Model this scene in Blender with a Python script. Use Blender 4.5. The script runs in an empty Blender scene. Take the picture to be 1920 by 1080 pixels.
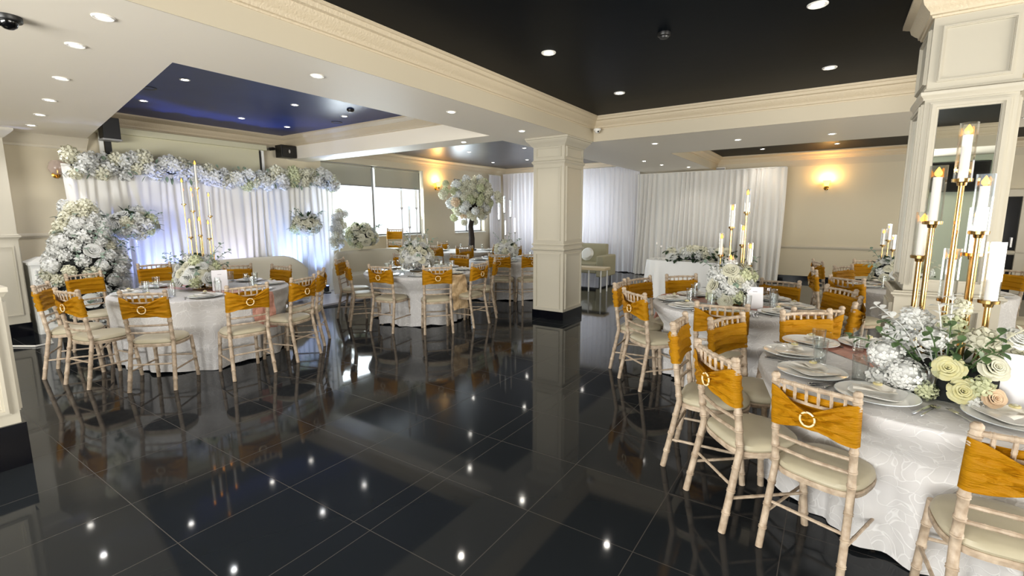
import bpy, math, random
from mathutils import Vector, Matrix
random.seed(7)
PI = math.pi
S = bpy.context.scene
COL = S.collection
# ------------------------------------------------------------------ camera
F_PX, YAW, PITCH, ROLL = 894.5, -0.5900, 0.1490, -0.0040
cam_d = bpy.data.cameras.new('camera')
cam = bpy.data.objects.new('camera', cam_d); COL.objects.link(cam)
cy_, sy_ = math.cos(YAW), math.sin(YAW)
fw = Vector((sy_*math.cos(PITCH), cy_*math.cos(PITCH), -math.sin(PITCH)))
rt = Vector((cy_, -sy_, 0)); up = rt.cross(fw)
c_, s_ = math.cos(ROLL), math.sin(ROLL)
rt, up = c_*rt+s_*up, -s_*rt+c_*up
M = Matrix((rt, up, -fw)).transposed().to_4x4(); M.translation = Vector((5.019, -0.278, 1.621))
cam.matrix_world = M
cam_d.sensor_width = 36; cam_d.lens = F_PX*36/1920; cam_d.clip_start = .02
S.camera = cam
# ------------------------------------------------------------------ world, exposure, daylight
S.view_settings.view_transform = 'Standard'; S.view_settings.look = 'None'
S.view_settings.gamma = 1; S.view_settings.use_curve_mapping = False
S.view_settings.exposure = 0.60
W = bpy.data.worlds.new('world'); S.world = W; W.use_nodes = True
bg = W.node_tree.nodes['Background']; bg.inputs[0].default_value = (.86, .94, 1, 1); bg.inputs[1].default_value = 1.15
S.cycles.use_denoising = True
S.cycles.max_bounces = 7; S.cycles.diffuse_bounces = 4; S.cycles.glossy_bounces = 4
S.cycles.transmission_bounces = 6; S.cycles.transparent_max_bounces = 24
S.cycles.sample_clamp_indirect = 6; S.cycles.caustics_reflective = False; S.cycles.caustics_refractive = False

def area(name, loc, target, sx, sy, power, col):
    l = bpy.data.lights.new(name, 'AREA'); l.shape = 'RECTANGLE'; l.size = sx; l.size_y = sy
    l.energy = power; l.color = col
    o = bpy.data.objects.new(name, l); COL.objects.link(o); o.location = loc
    o.rotation_euler = (Vector(target)-Vector(loc)).to_track_quat('-Z', 'Y').to_euler()
    return o
# daylight outside the west and north windows; south and east lights are added fill
area('daylight_west', (-5.15, 7.95, 1.95), (-3, 7.95, 1.7), 3.1, 1.5, 210, (.88, .95, 1))
area('daylight_west_far', (-5.15, 11.6, 1.95), (-3, 11.6, 1.7), 1.5, 1.5, 80, (.88, .95, 1))
area('fill_light_south', (3.4, -4.55, 1.25), (3.4, -1.6, 2.75), 6.2, 1.6, 640, (1, .98, .94))  # unseen fill behind the camera, added for ambient light and tilted at the ceiling
area('fill_light_east', (10.0, 2.2, 1.25), (7.4, 2.2, 2.6), 4.6, 1.5, 330, (1, .94, .84))  # added east fill, aimed upward at the ceiling

area('fill_light_east_far', (10.0, 10.2, 1.25), (7.4, 10.2, 2.6), 3.4, 1.5, 85, (1, .92, .78))  # invented fill that brightens the far right ceiling
area('daylight_north', (-2.1, 14.1, 1.8), (-2.1, 13, 1.7), 3.2, 1.7, 40, (.90, .94, 1))

# ------------------------------------------------------------------ materials
def lin(c):
    return tuple((x/12.92 if x <= .04045 else ((x+.055)/1.055)**2.4) for x in (v/255 for v in c))
MATS = {}
def mat(name, rgb, rough=.6, metal=0, spec=.5, emis=None, estr=0, noise=None, nscale=8, bump=0, bscale=40, trans=0, alpha=1, sheen=0, coat=0, translu=0, bstretch=None):
    m = bpy.data.materials.new(name); m.use_nodes = True; nt = m.node_tree; N = nt.nodes; L = nt.links
    b = N['Principled BSDF']; c = lin(rgb)
    b.inputs['Base Color'].default_value = (*c, 1); b.inputs['Roughness'].default_value = rough
    b.inputs['Metallic'].default_value = metal; b.inputs['Specular IOR Level'].default_value = spec
    b.inputs['Transmission Weight'].default_value = trans; b.inputs['Alpha'].default_value = alpha
    b.inputs['Sheen Weight'].default_value = sheen; b.inputs['Coat Weight'].default_value = coat
    if emis: b.inputs['Emission Color'].default_value = (*lin(emis), 1); b.inputs['Emission Strength'].default_value = estr
    tc = N.new('ShaderNodeTexCoord')
    if noise:
        n = N.new('ShaderNodeTexNoise'); n.inputs['Scale'].default_value = nscale; n.inputs['Detail'].default_value = 4
        L.new(tc.outputs['Object'], n.inputs['Vector'])
        r = N.new('ShaderNodeValToRGB'); r.color_ramp.elements[0].position = .3; r.color_ramp.elements[1].position = .7
        r.color_ramp.elements[0].color = (*c, 1); r.color_ramp.elements[1].color = (*lin(noise), 1)
        L.new(n.outputs['Fac'], r.inputs['Fac']); L.new(r.outputs['Color'], b.inputs['Base Color'])
    if bump:
        n2 = N.new('ShaderNodeTexNoise'); n2.inputs['Scale'].default_value = bscale; n2.inputs['Detail'].default_value = 3
        if bstretch:
            mp = N.new('ShaderNodeMapping'); mp.inputs['Scale'].default_value = bstretch
            L.new(tc.outputs['Object'], mp.inputs['Vector']); L.new(mp.outputs['Vector'], n2.inputs['Vector'])
        else: L.new(tc.outputs['Object'], n2.inputs['Vector'])
        bp = N.new('ShaderNodeBump'); bp.inputs['Strength'].default_value = bump; bp.inputs['Distance'].default_value = .01
        L.new(n2.outputs['Fac'], bp.inputs['Height']); L.new(bp.outputs['Normal'], b.inputs['Normal'])
    if translu:
        t = N.new('ShaderNodeBsdfTranslucent'); t.inputs['Color'].default_value = (*c, 1)
        mx = N.new('ShaderNodeMixShader'); mx.inputs[0].default_value = translu
        o = N['Material Output']; L.new(b.outputs[0], mx.inputs[1]); L.new(t.outputs[0], mx.inputs[2]); L.new(mx.outputs[0], o.inputs['Surface'])
    MATS[name] = m; return m
mat('wall_paint', (204, 194, 170), .75, bump=.05, bscale=60)
mat('ceil_paint', (236, 228, 212), .55, bump=.12, bscale=2.2)
mat('trim_paint', (196, 188, 170), .42, bump=.04, bscale=50)
mat('cornice_paint', (198, 184, 158), .5, bump=.5, bscale=55)
mat('fascia_paint', (194, 184, 162), .6, bump=.03, bscale=8)
mat('pillar_paint', (184, 178, 162), .38, bump=.04, bscale=30)
mat('black_ceiling', (2, 6, 12), .4, spec=.04, noise=(3, 8, 14), nscale=3, bump=.1, bscale=3)
mat('navy_ceiling', (28, 52, 112), .35, spec=.18, noise=(34, 60, 124), nscale=2, bump=.12, bscale=3)
mat('grey_ceiling', (64, 66, 74), .32, spec=.35, noise=(74, 76, 84), nscale=2, bump=.12, bscale=3)
mat('black_plinth', (7, 8, 14), .12, spec=.4)
mat('black', (14, 14, 15), .4); mat('black_gloss', (8, 8, 9), .1)
mat('white', (236, 236, 232), .45); mat('white_plastic', (226, 224, 218), .35)
mat('limewash', (148, 129, 108), .55, noise=(188, 171, 150), nscale=26, bump=.25, bscale=60)
mat('cushion', (166, 158, 134), .42, spec=.3, noise=(176, 168, 146), nscale=6, bump=.12, bscale=12)
mat('sash', (170, 116, 8), .6, spec=.15, noise=(182, 130, 16), nscale=9, bump=1, bscale=16, bstretch=(1, 1, 6), translu=.22)
mat('ring', (238, 216, 170), .3, spec=.6)
mat('gold', (172, 136, 82), .2, metal=1, noise=(196, 164, 108), nscale=14)
mat('brass', (196, 146, 60), .25, metal=1)
mat('steel', (205, 205, 208), .16, metal=1)
mat('china', (238, 238, 235), .12, coat=.3); mat('china_blue', (214, 222, 226), .14, coat=.3)
mat('napkin', (232, 228, 220), .8, bump=.3, bscale=40)
mat('favour', (208, 196, 148), .7, noise=(170, 160, 110), nscale=60)
mat('card', (222, 221, 226), .6)
mat('ink', (120, 110, 110), .6)
mat('runner', (172, 120, 106), .38, spec=.5, noise=(198, 148, 132), nscale=18, bump=.9, bscale=30)
mat('runner_gold', (196, 164, 120), .4, spec=.6, noise=(222, 196, 156), nscale=30, bump=.9, bscale=30)
mat('drape', (232, 231, 236), .8, translu=.26, bump=.05, bscale=80)
mat('drape_back', (238, 237, 234), .8, translu=.25)
mat('satin', (236, 236, 234), .4, bump=.3, bscale=9)
mat('sofa_cream', (206, 200, 182), .5, bump=.1, bscale=20)
mat('sofa_grey', (166, 160, 132), .7, bump=.2, bscale=90)
mat('table_wood', (214, 196, 160), .5)
mat('stage', (226, 226, 236), .12, coat=.4)
mat('blind', (176, 174, 160), .8); mat('screen_cloth', (200, 196, 168), .8, bump=.05)
mat('frame_grey', (150, 150, 150), .4)
mat('pet_rose', (224, 222, 184), .6, translu=.3, noise=(214, 206, 146), nscale=4)
mat('pet_cream', (220, 218, 198), .65, translu=.3); mat('pet_white', (224, 225, 222), .65, translu=.3)
mat('pet_peach', (226, 200, 168), .65, translu=.3); mat('pet_green', (204, 208, 172), .65, translu=.3)
mat('pet_blush', (224, 204, 176), .65, translu=.3)
mat('leaf_dark', (26, 42, 26), .45, noise=(40, 66, 36), nscale=12); mat('leaf_green', (52, 78, 44), .5, noise=(84, 108, 62), nscale=10)
mat('leaf_euca', (98, 120, 104), .6, noise=(140, 158, 140), nscale=14)
mat('dark_filler', (14, 18, 18), .9); mat('bark', (36, 26, 20), .85, bump=1, bscale=30)  # near-black flower filler, painting in the shade of gaps between blooms
mat('flame', (255, 190, 80), .5, emis=(255, 150, 40), estr=6)
mat('candle', (250, 244, 240), .5, emis=(255, 214, 190), estr=.1)
mat('lens', (255, 255, 255), .5, emis=(255, 250, 240), estr=26)
mat('shade_lit', (255, 210, 120), .5, emis=(255, 190, 60), estr=6)
mat('shade_glass', (222, 200, 190), .1, spec=.6, alpha=.45)
mat('mirror', (232, 236, 234), .015, metal=1)
mat('dark_glass', (14, 18, 26), .08)
mat('tv', (6, 7, 9), .15)
mat('blue_led', (120, 150, 255), .5, emis=(110, 140, 255), estr=8)
mat('teal_wall', (196, 206, 190), .7)
def glassmat():
    m = bpy.data.materials.new('glass'); m.use_nodes = True; nt = m.node_tree; N = nt.nodes; L = nt.links
    N.remove(N['Principled BSDF']); o = N['Material Output']
    t = N.new('ShaderNodeBsdfTransparent'); t.inputs[0].default_value = (.95, .965, .965, 1)
    g = N.new('ShaderNodeBsdfGlossy'); g.inputs['Roughness'].default_value = .03
    f = N.new('ShaderNodeLayerWeight'); f.inputs[0].default_value = .5
    p = N.new('ShaderNodeMath'); p.operation = 'POWER'; p.inputs[1].default_value = 3; L.new(f.outputs['Facing'], p.inputs[0])
    a = N.new('ShaderNodeMath'); a.operation = 'MULTIPLY_ADD'; a.inputs[1].default_value = .85; a.inputs[2].default_value = .08; L.new(p.outputs[0], a.inputs[0])
    x = N.new('ShaderNodeMixShader'); L.new(a.outputs[0], x.inputs[0]); L.new(t.outputs[0], x.inputs[1]); L.new(g.outputs[0], x.inputs[2])
    L.new(x.outputs[0], o.inputs[0]); MATS['glass'] = m
glassmat()
def clothmat():
    m = mat('tablecloth', (232, 228, 222), .62, spec=.35, sheen=.2); nt = m.node_tree; N = nt.nodes; L = nt.links; b = N['Principled BSDF']
    tc = N.new('ShaderNodeTexCoord')
    nz = N.new('ShaderNodeTexNoise'); nz.inputs['Scale'].default_value = 5; nz.inputs['Detail'].default_value = 1
    L.new(tc.outputs['Object'], nz.inputs['Vector'])
    ad = N.new('ShaderNodeVectorMath'); ad.operation = 'MULTIPLY_ADD'; ad.inputs[1].default_value = (.8, .8, .8)
    L.new(nz.outputs['Color'], ad.inputs[0]); L.new(tc.outputs['Object'], ad.inputs[2])
    v = N.new('ShaderNodeTexVoronoi'); v.feature = 'DISTANCE_TO_EDGE'; v.inputs['Scale'].default_value = 8
    L.new(ad.outputs[0], v.inputs['Vector'])
    r = N.new('ShaderNodeValToRGB'); r.color_ramp.elements[0].position = .015; r.color_ramp.elements[1].position = .05
    r.color_ramp.elements[0].color = (1, 1, 1, 1); r.color_ramp.elements[1].color = (0, 0, 0, 1)
    L.new(v.outputs['Distance'], r.inputs['Fac'])
    mx = N.new('ShaderNodeMix'); mx.data_type = 'RGBA'; mx.inputs[6].default_value = (*lin((192, 190, 189)), 1); mx.inputs[7].default_value = (*lin((208, 207, 206)), 1)
    L.new(r.outputs['Color'], mx.inputs[0]); L.new(mx.outputs[2], b.inputs['Base Color'])
    n2 = N.new('ShaderNodeTexNoise'); n2.inputs['Scale'].default_value = 4; n2.inputs['Detail'].default_value = 3; L.new(tc.outputs['Object'], n2.inputs['Vector'])
    mm = N.new('ShaderNodeMath'); mm.operation = 'MULTIPLY_ADD'; mm.inputs[1].default_value = .12; L.new(r.outputs['Color'], mm.inputs[0]); L.new(n2.outputs['Fac'], mm.inputs[2])
    bp = N.new('ShaderNodeBump'); bp.inputs['Strength'].default_value = .45; bp.inputs['Distance'].default_value = .02
    L.new(mm.outputs[0], bp.inputs['Height']); L.new(bp.outputs['Normal'], b.inputs['Normal'])
clothmat()
def floormat():
    m = mat('floor_tiles', (13, 15, 17), .07, spec=.2); nt = m.node_tree; N = nt.nodes; L = nt.links; b = N['Principled BSDF']
    tc = N.new('ShaderNodeTexCoord'); sp = N.new('ShaderNodeSeparateXYZ'); L.new(tc.outputs['Object'], sp.inputs[0])
    def math_(op, a, b_=None, c=None):
        n = N.new('ShaderNodeMath'); n.operation = op
        for i, v in enumerate((a, b_, c)):
            if v is None: continue
            if isinstance(v, (int, float)): n.inputs[i].default_value = v
            else: L.new(v, n.inputs[i])
        return n.outputs[0]
    x, y = sp.outputs[0], sp.outputs[1]
    over = math_('GREATER_THAN', x, 3.065)
    xs = math_('SUBTRACT', x, math_('MULTIPLY', over, .13))     # one narrow cut strip of tile 0.13 m wide
    def line(v, w):
        q = math_('DIVIDE', v, .6); fr = math_('SUBTRACT', q, math_('ROUND', q))
        return math_('LESS_THAN', math_('MULTIPLY', math_('ABSOLUTE', fr), .6), w)
    strip = math_('LESS_THAN', math_('ABSOLUTE', math_('SUBTRACT', x, 3.0)), .002)
    strip2 = math_('LESS_THAN', math_('ABSOLUTE', math_('SUBTRACT', x, 3.13)), .002)
    ln = math_('MAXIMUM', math_('MAXIMUM', line(xs, .002), line(y, .002)), math_('MAXIMUM', strip, strip2))
    ix = math_('FLOOR', math_('DIVIDE', xs, .6)); iy = math_('FLOOR', math_('DIVIDE', y, .6))
    cb = N.new('ShaderNodeCombineXYZ'); L.new(ix, cb.inputs[0]); L.new(iy, cb.inputs[1])
    wn = N.new('ShaderNodeTexWhiteNoise'); L.new(cb.outputs[0], wn.inputs['Vector'])
    nz = N.new('ShaderNodeTexNoise'); nz.inputs['Scale'].default_value = 3.5; nz.inputs['Detail'].default_value = 5; L.new(tc.outputs['Object'], nz.inputs['Vector'])
    ro = math_('ADD', math_('MULTIPLY', wn.outputs['Value'], .02), math_('MULTIPLY', nz.outputs['Fac'], .07))
    ro = math_('ADD', ro, .012); L.new(math_('ADD', ro, math_('MULTIPLY', ln, .4)), b.inputs['Roughness'])
    mx = N.new('ShaderNodeMix'); mx.data_type = 'RGBA'; mx.inputs[6].default_value = (*lin((30, 33, 36)), 1); mx.inputs[7].default_value = (*lin((70, 66, 62)), 1)
    L.new(ln, mx.inputs[0]); L.new(mx.outputs[2], b.inputs['Base Color'])
    bp = N.new('ShaderNodeBump'); bp.inputs['Strength'].default_value = .1; bp.inputs['Distance'].default_value = .001
    hh = math_('ADD', math_('MULTIPLY', ln, -1.0), math_('MULTIPLY', nz.outputs['Fac'], .35)); L.new(hh, bp.inputs['Height']); L.new(bp.outputs['Normal'], b.inputs['Normal'])
floormat()

# ------------------------------------------------------------------ mesh helpers
class MB:
    def __init__(s): s.v = []; s.f = []
    def add(s, vs, fs):
        n = len(s.v); s.v += [tuple(v) for v in vs]; s.f += [tuple(i+n for i in f) for f in fs]; return s
    def box(s, x0, y0, z0, x1, y1, z1):
        s.add([(x0,y0,z0),(x1,y0,z0),(x1,y1,z0),(x0,y1,z0),(x0,y0,z1),(x1,y0,z1),(x1,y1,z1),(x0,y1,z1)],
              [(0,3,2,1),(4,5,6,7),(0,1,5,4),(1,2,6,5),(2,3,7,6),(3,0,4,7)]); return s
    def prism(s, poly, z0, z1):
        n = len(poly)
        s.add([(x,y,z0) for x,y in poly]+[(x,y,z1) for x,y in poly],
              [tuple(reversed(range(n))), tuple(range(n,2*n))]+[(i,(i+1)%n,n+(i+1)%n,n+i) for i in range(n)]); return s
    def tube(s, pts, rads, seg=8, caps=True):
        pts = [Vector(p) for p in pts]; n = len(pts)
        if not isinstance(rads, (list, tuple)): rads = [rads]*n
        nrm = None; vs = []
        for i, p in enumerate(pts):
            t = (pts[min(i+1,n-1)]-pts[max(i-1,0)])
            t = t.normalized() if t.length > 1e-9 else Vector((0,0,1))
            if nrm is None: nrm = t.orthogonal().normalized()
            else:
                nrm = nrm-t*nrm.dot(t); nrm = nrm.normalized() if nrm.length > 1e-6 else t.orthogonal().normalized()
            b = t.cross(nrm)
            for k in range(seg):
                a = 2*PI*k/seg; vs.append(p+(nrm*math.cos(a)+b*math.sin(a))*rads[i])
        fs = [(i*seg+k, i*seg+(k+1)%seg, (i+1)*seg+(k+1)%seg, (i+1)*seg+k) for i in range(n-1) for k in range(seg)]
        if caps: fs += [tuple(reversed(range(seg))), tuple((n-1)*seg+k for k in range(seg))]
        s.add(vs, fs); return s
    def lathe(s, prof, seg=16, c=(0,0,0), close=False):
        n = len(prof); vs = []
        for r, z in prof:
            for k in range(seg):
                a = 2*PI*k/seg; vs.append((c[0]+r*math.cos(a), c[1]+r*math.sin(a), c[2]+z))
        fs = [(i*seg+k, i*seg+(k+1)%seg, (i+1)*seg+(k+1)%seg, (i+1)*seg+k) for i in range(n-1) for k in range(seg)]
        if prof[0][0] > 1e-4: fs.append(tuple(reversed(range(seg))))
        if prof[-1][0] > 1e-4 and not close: fs.append(tuple((n-1)*seg+k for k in range(seg)))
        s.add(vs, fs); return s
    def torus(s, R, r, seg=28, rs=8, m=Matrix()):
        vs = [m@Vector(((R+r*math.cos(2*PI*j/rs))*math.cos(2*PI*i/seg), (R+r*math.cos(2*PI*j/rs))*math.sin(2*PI*i/seg), r*math.sin(2*PI*j/rs))) for i in range(seg) for j in range(rs)]
        fs = [(i*rs+j, ((i+1)%seg)*rs+j, ((i+1)%seg)*rs+(j+1)%rs, i*rs+(j+1)%rs) for i in range(seg) for j in range(rs)]
        s.add(vs, fs); return s
    def grid(s, fn, nu, nv, closeu=False):
        vs = [fn(i/nu, j/nv) for i in range(nu+(0 if closeu else 1)) for j in range(nv+1)]; w = nv+1; nn = nu if closeu else nu+1
        fs = [(i*w+j, ((i+1)%nn)*w+j, ((i+1)%nn)*w+j+1, i*w+j+1) for i in range(nu) for j in range(nv)]
        s.add(vs, fs); return s
    def xf(s, m):
        s.v = [tuple(m@Vector(v)) for v in s.v]; return s
    def merge(s, o, m=None):
        s.add([m@Vector(v) for v in o.v] if m else o.v, o.f); return s
    def mesh(s, name, material, smooth=True, angle=40):
        me = bpy.data.meshes.new(name); me.from_pydata(s.v, [], s.f); me.materials.append(MATS[material])
        me.update()
        if smooth:
            me.polygons.foreach_set('use_smooth', [True]*len(me.polygons)); me.set_sharp_from_angle(angle=math.radians(angle))
        return me
    def obj(s, name, material, parent=None, smooth=True, bevel=0, angle=40):
        return mk(name, s.mesh(name, material, smooth, angle), parent, bevel)
def mk(name, me, parent=None, bevel=0):
    o = bpy.data.objects.new(name, me); COL.objects.link(o)
    if parent: o.parent = parent
    if bevel:
        b = o.modifiers.new('bevel', 'BEVEL'); b.width = bevel; b.segments = 2; b.limit_method = 'ANGLE'
    return o
def tag(o, label=None, cat=None, group=None, kind=None):
    if label: o['label'] = label
    if cat: o['category'] = cat
    if group: o['group'] = group
    if kind: o['kind'] = kind
    return o
def thing(name, label, cat, loc=(0,0,0), rz=0, group=None):
    o = bpy.data.objects.new(name, None); COL.objects.link(o); o.location = loc; o.rotation_euler = (0,0,rz); o.empty_display_size = .1
    return tag(o, label, cat, group)
def kids(o): return list(o.children)
def dup(root, loc=None, rz=None, label=None, group=None, scale=None, parent=None):
    r = root.copy(); COL.objects.link(r)
    if parent is not None: r.parent = parent
    if loc is not None: r.location = loc
    if rz is not None: r.rotation_euler = (0,0,rz)
    if scale is not None: r.scale = scale if isinstance(scale, (tuple, list)) else (scale,)*3
    if label: r['label'] = label
    if group: r['group'] = group
    for ch in kids(root): dup(ch, parent=r)
    return r
def struct(name, mb, material, smooth=False, parent=None):
    o = mb.obj(name, material, parent, smooth)
    if parent is None: o['kind'] = 'structure'
    return o
def sweep(poly, prof, closed=True, mb=None):
    """profile (d,z) swept along a 2-D polyline; +d lies to the left of the walking direction"""
    mb = mb or MB(); n = len(poly); P = [Vector((p[0], p[1])) for p in poly]; rows = []
    for i in range(n):
        if closed or 0 < i < n-1:
            a = (P[i]-P[i-1]).normalized(); b = (P[(i+1)%n]-P[i]).normalized()
            na, nb = Vector((-a.y, a.x)), Vector((-b.y, b.x)); m = (na+nb)
            m = m/(1+na.dot(nb))
        else:
            a = (P[1]-P[0]).normalized() if i == 0 else (P[-1]-P[-2]).normalized(); m = Vector((-a.y, a.x))
        rows.append([(P[i].x+m.x*d, P[i].y+m.y*d, z) for d, z in prof])
    k = len(prof); vs = [v for r in rows for v in r]
    fs = [(i*k+j, ((i+1)%n)*k+j, ((i+1)%n)*k+j+1, i*k+j+1) for i in range(n if closed else n-1) for j in range(k-1)]
    if not closed: fs += [tuple(range(k)), tuple(reversed(range((n-1)*k, n*k)))]
    return mb.add(vs, fs)
def rect(x0, y0, x1, y1): return [(x0,y0),(x1,y0),(x1,y1),(x0,y1)]
def rectcw(x0, y0, x1, y1): return [(x0,y0),(x0,y1),(x1,y1),(x1,y0)]

# ------------------------------------------------------------------ room shell
ZS, ZM, ZW, ZN = 2.80, 3.17, 3.25, 3.14
XW, YN, XE, YS = -4.55, 13.6, 9.6, -4.2
fl = MB().box(XW-.7, YS-.3, -.1, XE+.3, YN+.2, 0); struct('floor', fl, 'floor_tiles')
c = MB()
c.prism([(XW-.4,YS-.3),(1.70,YS-.3),(1.70,1.5),(.70,1.5),(XW,2.36),(XW-.4,2.36)], ZS, 3.5)
c.box(.70,1.5,ZS,1.70,5.6,3.5); c.box(XW-.4,5.6,ZS,1.70,6.1,3.5); c.box(.58,6.1,ZS,1.70,7.04,3.5)
c.box(.58,7.04,ZS,XE+.2,9.2,3.5); c.box(.58,9.2,ZS,2.32,YN+.1,3.5); c.box(8.8,9.2,ZS,XE+.2,YN+.1,3.5)
c.box(8.8,YS-.3,ZS,XE+.2,7.04,3.5); c.box(1.70,YS-.3,ZS,8.8,-2.6,3.5)
struct('ceiling', c, 'ceil_paint')
struct('ceiling.001', MB().box(1.5,-2.7,ZM,9.0,7.2,ZM+.06), 'black_ceiling')
struct('ceiling.002', MB().box(XW-.4,1.3,ZW,.9,5.8,ZW+.06), 'navy_ceiling')
struct('ceiling.003', MB().box(XW-.4,6.0,ZW-.03,.7,YN+.1,ZW+.03), 'grey_ceiling')
struct('ceiling.004', MB().box(2.2,9.1,ZN,8.9,YN+.1,ZN+.06), 'black_ceiling')
def cornice(zt, h=.19, p=.125):
    return [(0,zt-h),(.014,zt-h),(.018,zt-h+.014),(.030,zt-h+.020),(.034,zt-h+.040),(.050,zt-h+.055),(.075,zt-h+.085),(.085,zt-h+.12),(.105,zt-h+.13),(p-.01,zt-.03),(p,zt-.025),(p,zt)]
struct('trim_1', sweep(rect(1.70,-2.6,8.8,7.04), cornice(ZM)), 'cornice_paint', True)
struct('trim_9', sweep(rect(1.70,-2.6,8.8,7.04), [(0,ZS-.002),(.008,ZS-.002),(.008,ZM-.188),(0,ZM-.188)]), 'fascia_paint', False)
struct('trim_10', sweep(rect(2.32,9.2,8.8,YN-.001), [(0,ZS-.002),(.008,ZS-.002),(.008,ZN-.188),(0,ZN-.188)]), 'fascia_paint', False)
struct('trim_2', sweep([(.70,1.5),(.70,5.6),(XW,5.6),(XW,2.36)], cornice(ZW, .2, .14)), 'cornice_paint', True)
struct('trim_3', sweep(rect(XW,6.1,.58,YN), cornice(ZW-.03, .2, .14)), 'cornice_paint', True)
struct('trim_4', sweep(rect(2.32,9.2,8.8,YN), cornice(ZN, .19, .14)), 'cornice_paint', True)
# west wall with two windows (openings), reveal depth
def wall_y(x0, x1, y0, y1, z0, z1, holes, axis):
    """wall slab along axis 'y' (or 'x'), holes = (a0,a1,z0,z1)"""
    mb = MB(); cur = y0
    def bx(a0, a1, b0, b1):
        if axis == 'y': mb.box(x0,a0,b0,x1,a1,b1)
        else: mb.box(a0,x0,b0,a1,x1,b1)
    for a0, a1, b0, b1 in sorted(holes):
        bx(cur, a0, z0, z1); bx(a0, a1, z0, b0); bx(a0, a1, b1, z1); cur = a1
    bx(cur, y1, z0, z1); return mb
struct('wall_west', wall_y(XW-.25, XW, YS, YN, 0, 3.4, [(6.4,9.6,1.15,2.88),(10.9,12.4,1.15,2.75)], 'y'), 'wall_paint')
struct('wall_north', wall_y(YN, YN+.2, XW-.25, XE+.2, 0, 3.4, [(-3.8,-.5,.85,2.65),(7.45,8.15,0,1.98)], 'x'), 'wall_paint')
struct('wall_south', wall_y(YS-.2, YS, XW-.25, XE+.2, 0, 3.4, [(.1,6.1,.5,2.45)], 'x'), 'teal_wall')
struct('wall_east', wall_y(XE, XE+.2, YS, YN, 0, 3.4, [(-.2,4.6,.6,2.5),(8.4,12.0,.6,2.5)], 'y'), 'wall_paint')
# rails / dado, small coving at the left wall
struct('trim_5', sweep([(XW,YS),(XW,2.36)][::-1], [(0,2.63),(.012,2.63),(.02,2.655),(.014,2.67),(.03,2.69),(.10,2.76),(.16,2.80)], False), 'trim_paint', True)
struct('trim_6', sweep([(XW,1.3),(XW,2.3)][::-1], [(0,1.34),(.012,1.34),(.02,1.36),(.03,1.365),(.03,1.385),(.015,1.395),(.01,1.41),(0,1.41)], False), 'trim_paint', True)
struct('trim_7', sweep([(XE,YN),(3.5,YN)][::-1][::-1], [(0,.80),(.014,.80),(.024,.82),(.03,.83),(.03,.86),(.012,.875),(0,.885)], False), 'trim_paint', True)
struct('trim_8', MB().box(7.3,YN-.03,0,7.45,YN,2.1).box(8.15,YN-.03,0,8.3,YN,2.1).box(7.25,YN-.06,1.98,9.5,YN,2.12), 'trim_paint')
struct('baseboard_north', MB().box(XW,YN-.02,0,XE,YN,.12), 'black_plinth')
struct('baseboard_west', MB().box(XW,YS,0,XW+.02,YN,.12), 'white')
d = MB().box(7.45,YN+.03,0,8.15,YN+.07,1.98); door = struct('door_1', d, 'dark_glass')
MB().box(8.06,YN-.02,.95,8.09,YN+.03,1.15).obj('door_handle', 'steel', door)
# windows; the south and east ones are unseen additions
def window(name, y0, y1, z0, z1, mull, x=XW-.2):
    mb = MB(); t = .035
    mb.box(x,y0,z0,x+.05,y1,z0+t).box(x,y0,z1-t,x+.05,y1,z1).box(x,y0,z0,x+.05,y0+t,z1).box(x,y1-t,z0,x+.05,y1,z1)
    for m in mull: mb.box(x,m-.03,z0,x+.05,m+.03,z1)
    w = struct(name, mb, 'frame_grey')
    MB().box(x+.02,y0,z0,x+.024,y1,z1).obj('window_pane', 'glass', w, False)
    MB().box(x,y0,z0-.03,XW+.06,y1,z0).obj('window_sill', 'white', w, False)
    return w
window('window_1', 6.4, 9.6, 1.15, 2.88, [7.95]); window('window_2', 10.9, 12.4, 1.15, 2.75, [11.65])
w5 = MB().box(-3.8,YN+.08,.85,-.5,YN+.13,.9).box(-3.8,YN+.08,2.6,-.5,YN+.13,2.65)
for k in range(4): w5.box(-3.8+k*1.083,YN+.08,.85,-3.75+k*1.083,YN+.13,2.65)
struct('window_5', w5, 'frame_grey')
w3 = MB().box(.1,YS-.15,.5,6.1,YS-.1,.55).box(.1,YS-.15,2.4,6.1,YS-.1,2.45)
for k in range(6): w3.box(.1+k*1.19,YS-.15,.5,.15+k*1.19,YS-.1,2.45)
struct('fill_window_3', w3, 'frame_grey')  # made-up glazing out of view, lets the south fill in
w4 = MB().box(XE+.1,-.2,.6,XE+.15,4.6,.65).box(XE+.1,-.2,2.45,XE+.15,4.6,2.5)
for k in range(5): w4.box(XE+.1,-.2+k*1.187,.6,XE+.15,-.15+k*1.187,2.5)
struct('fill_window_4', w4, 'frame_grey')  # unseen east window, added as an opening for fill light
w6 = MB().box(XE+.1,8.4,.6,XE+.15,12,.65).box(XE+.1,8.4,2.45,XE+.15,12,2.5)
for k in range(4): w6.box(XE+.1,8.4+k*1.183,.6,XE+.15,8.45+k*1.183,2.5)
struct('fill_window_6', w6, 'frame_grey')  # second unseen east window, put in to brighten the far ceiling
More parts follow.
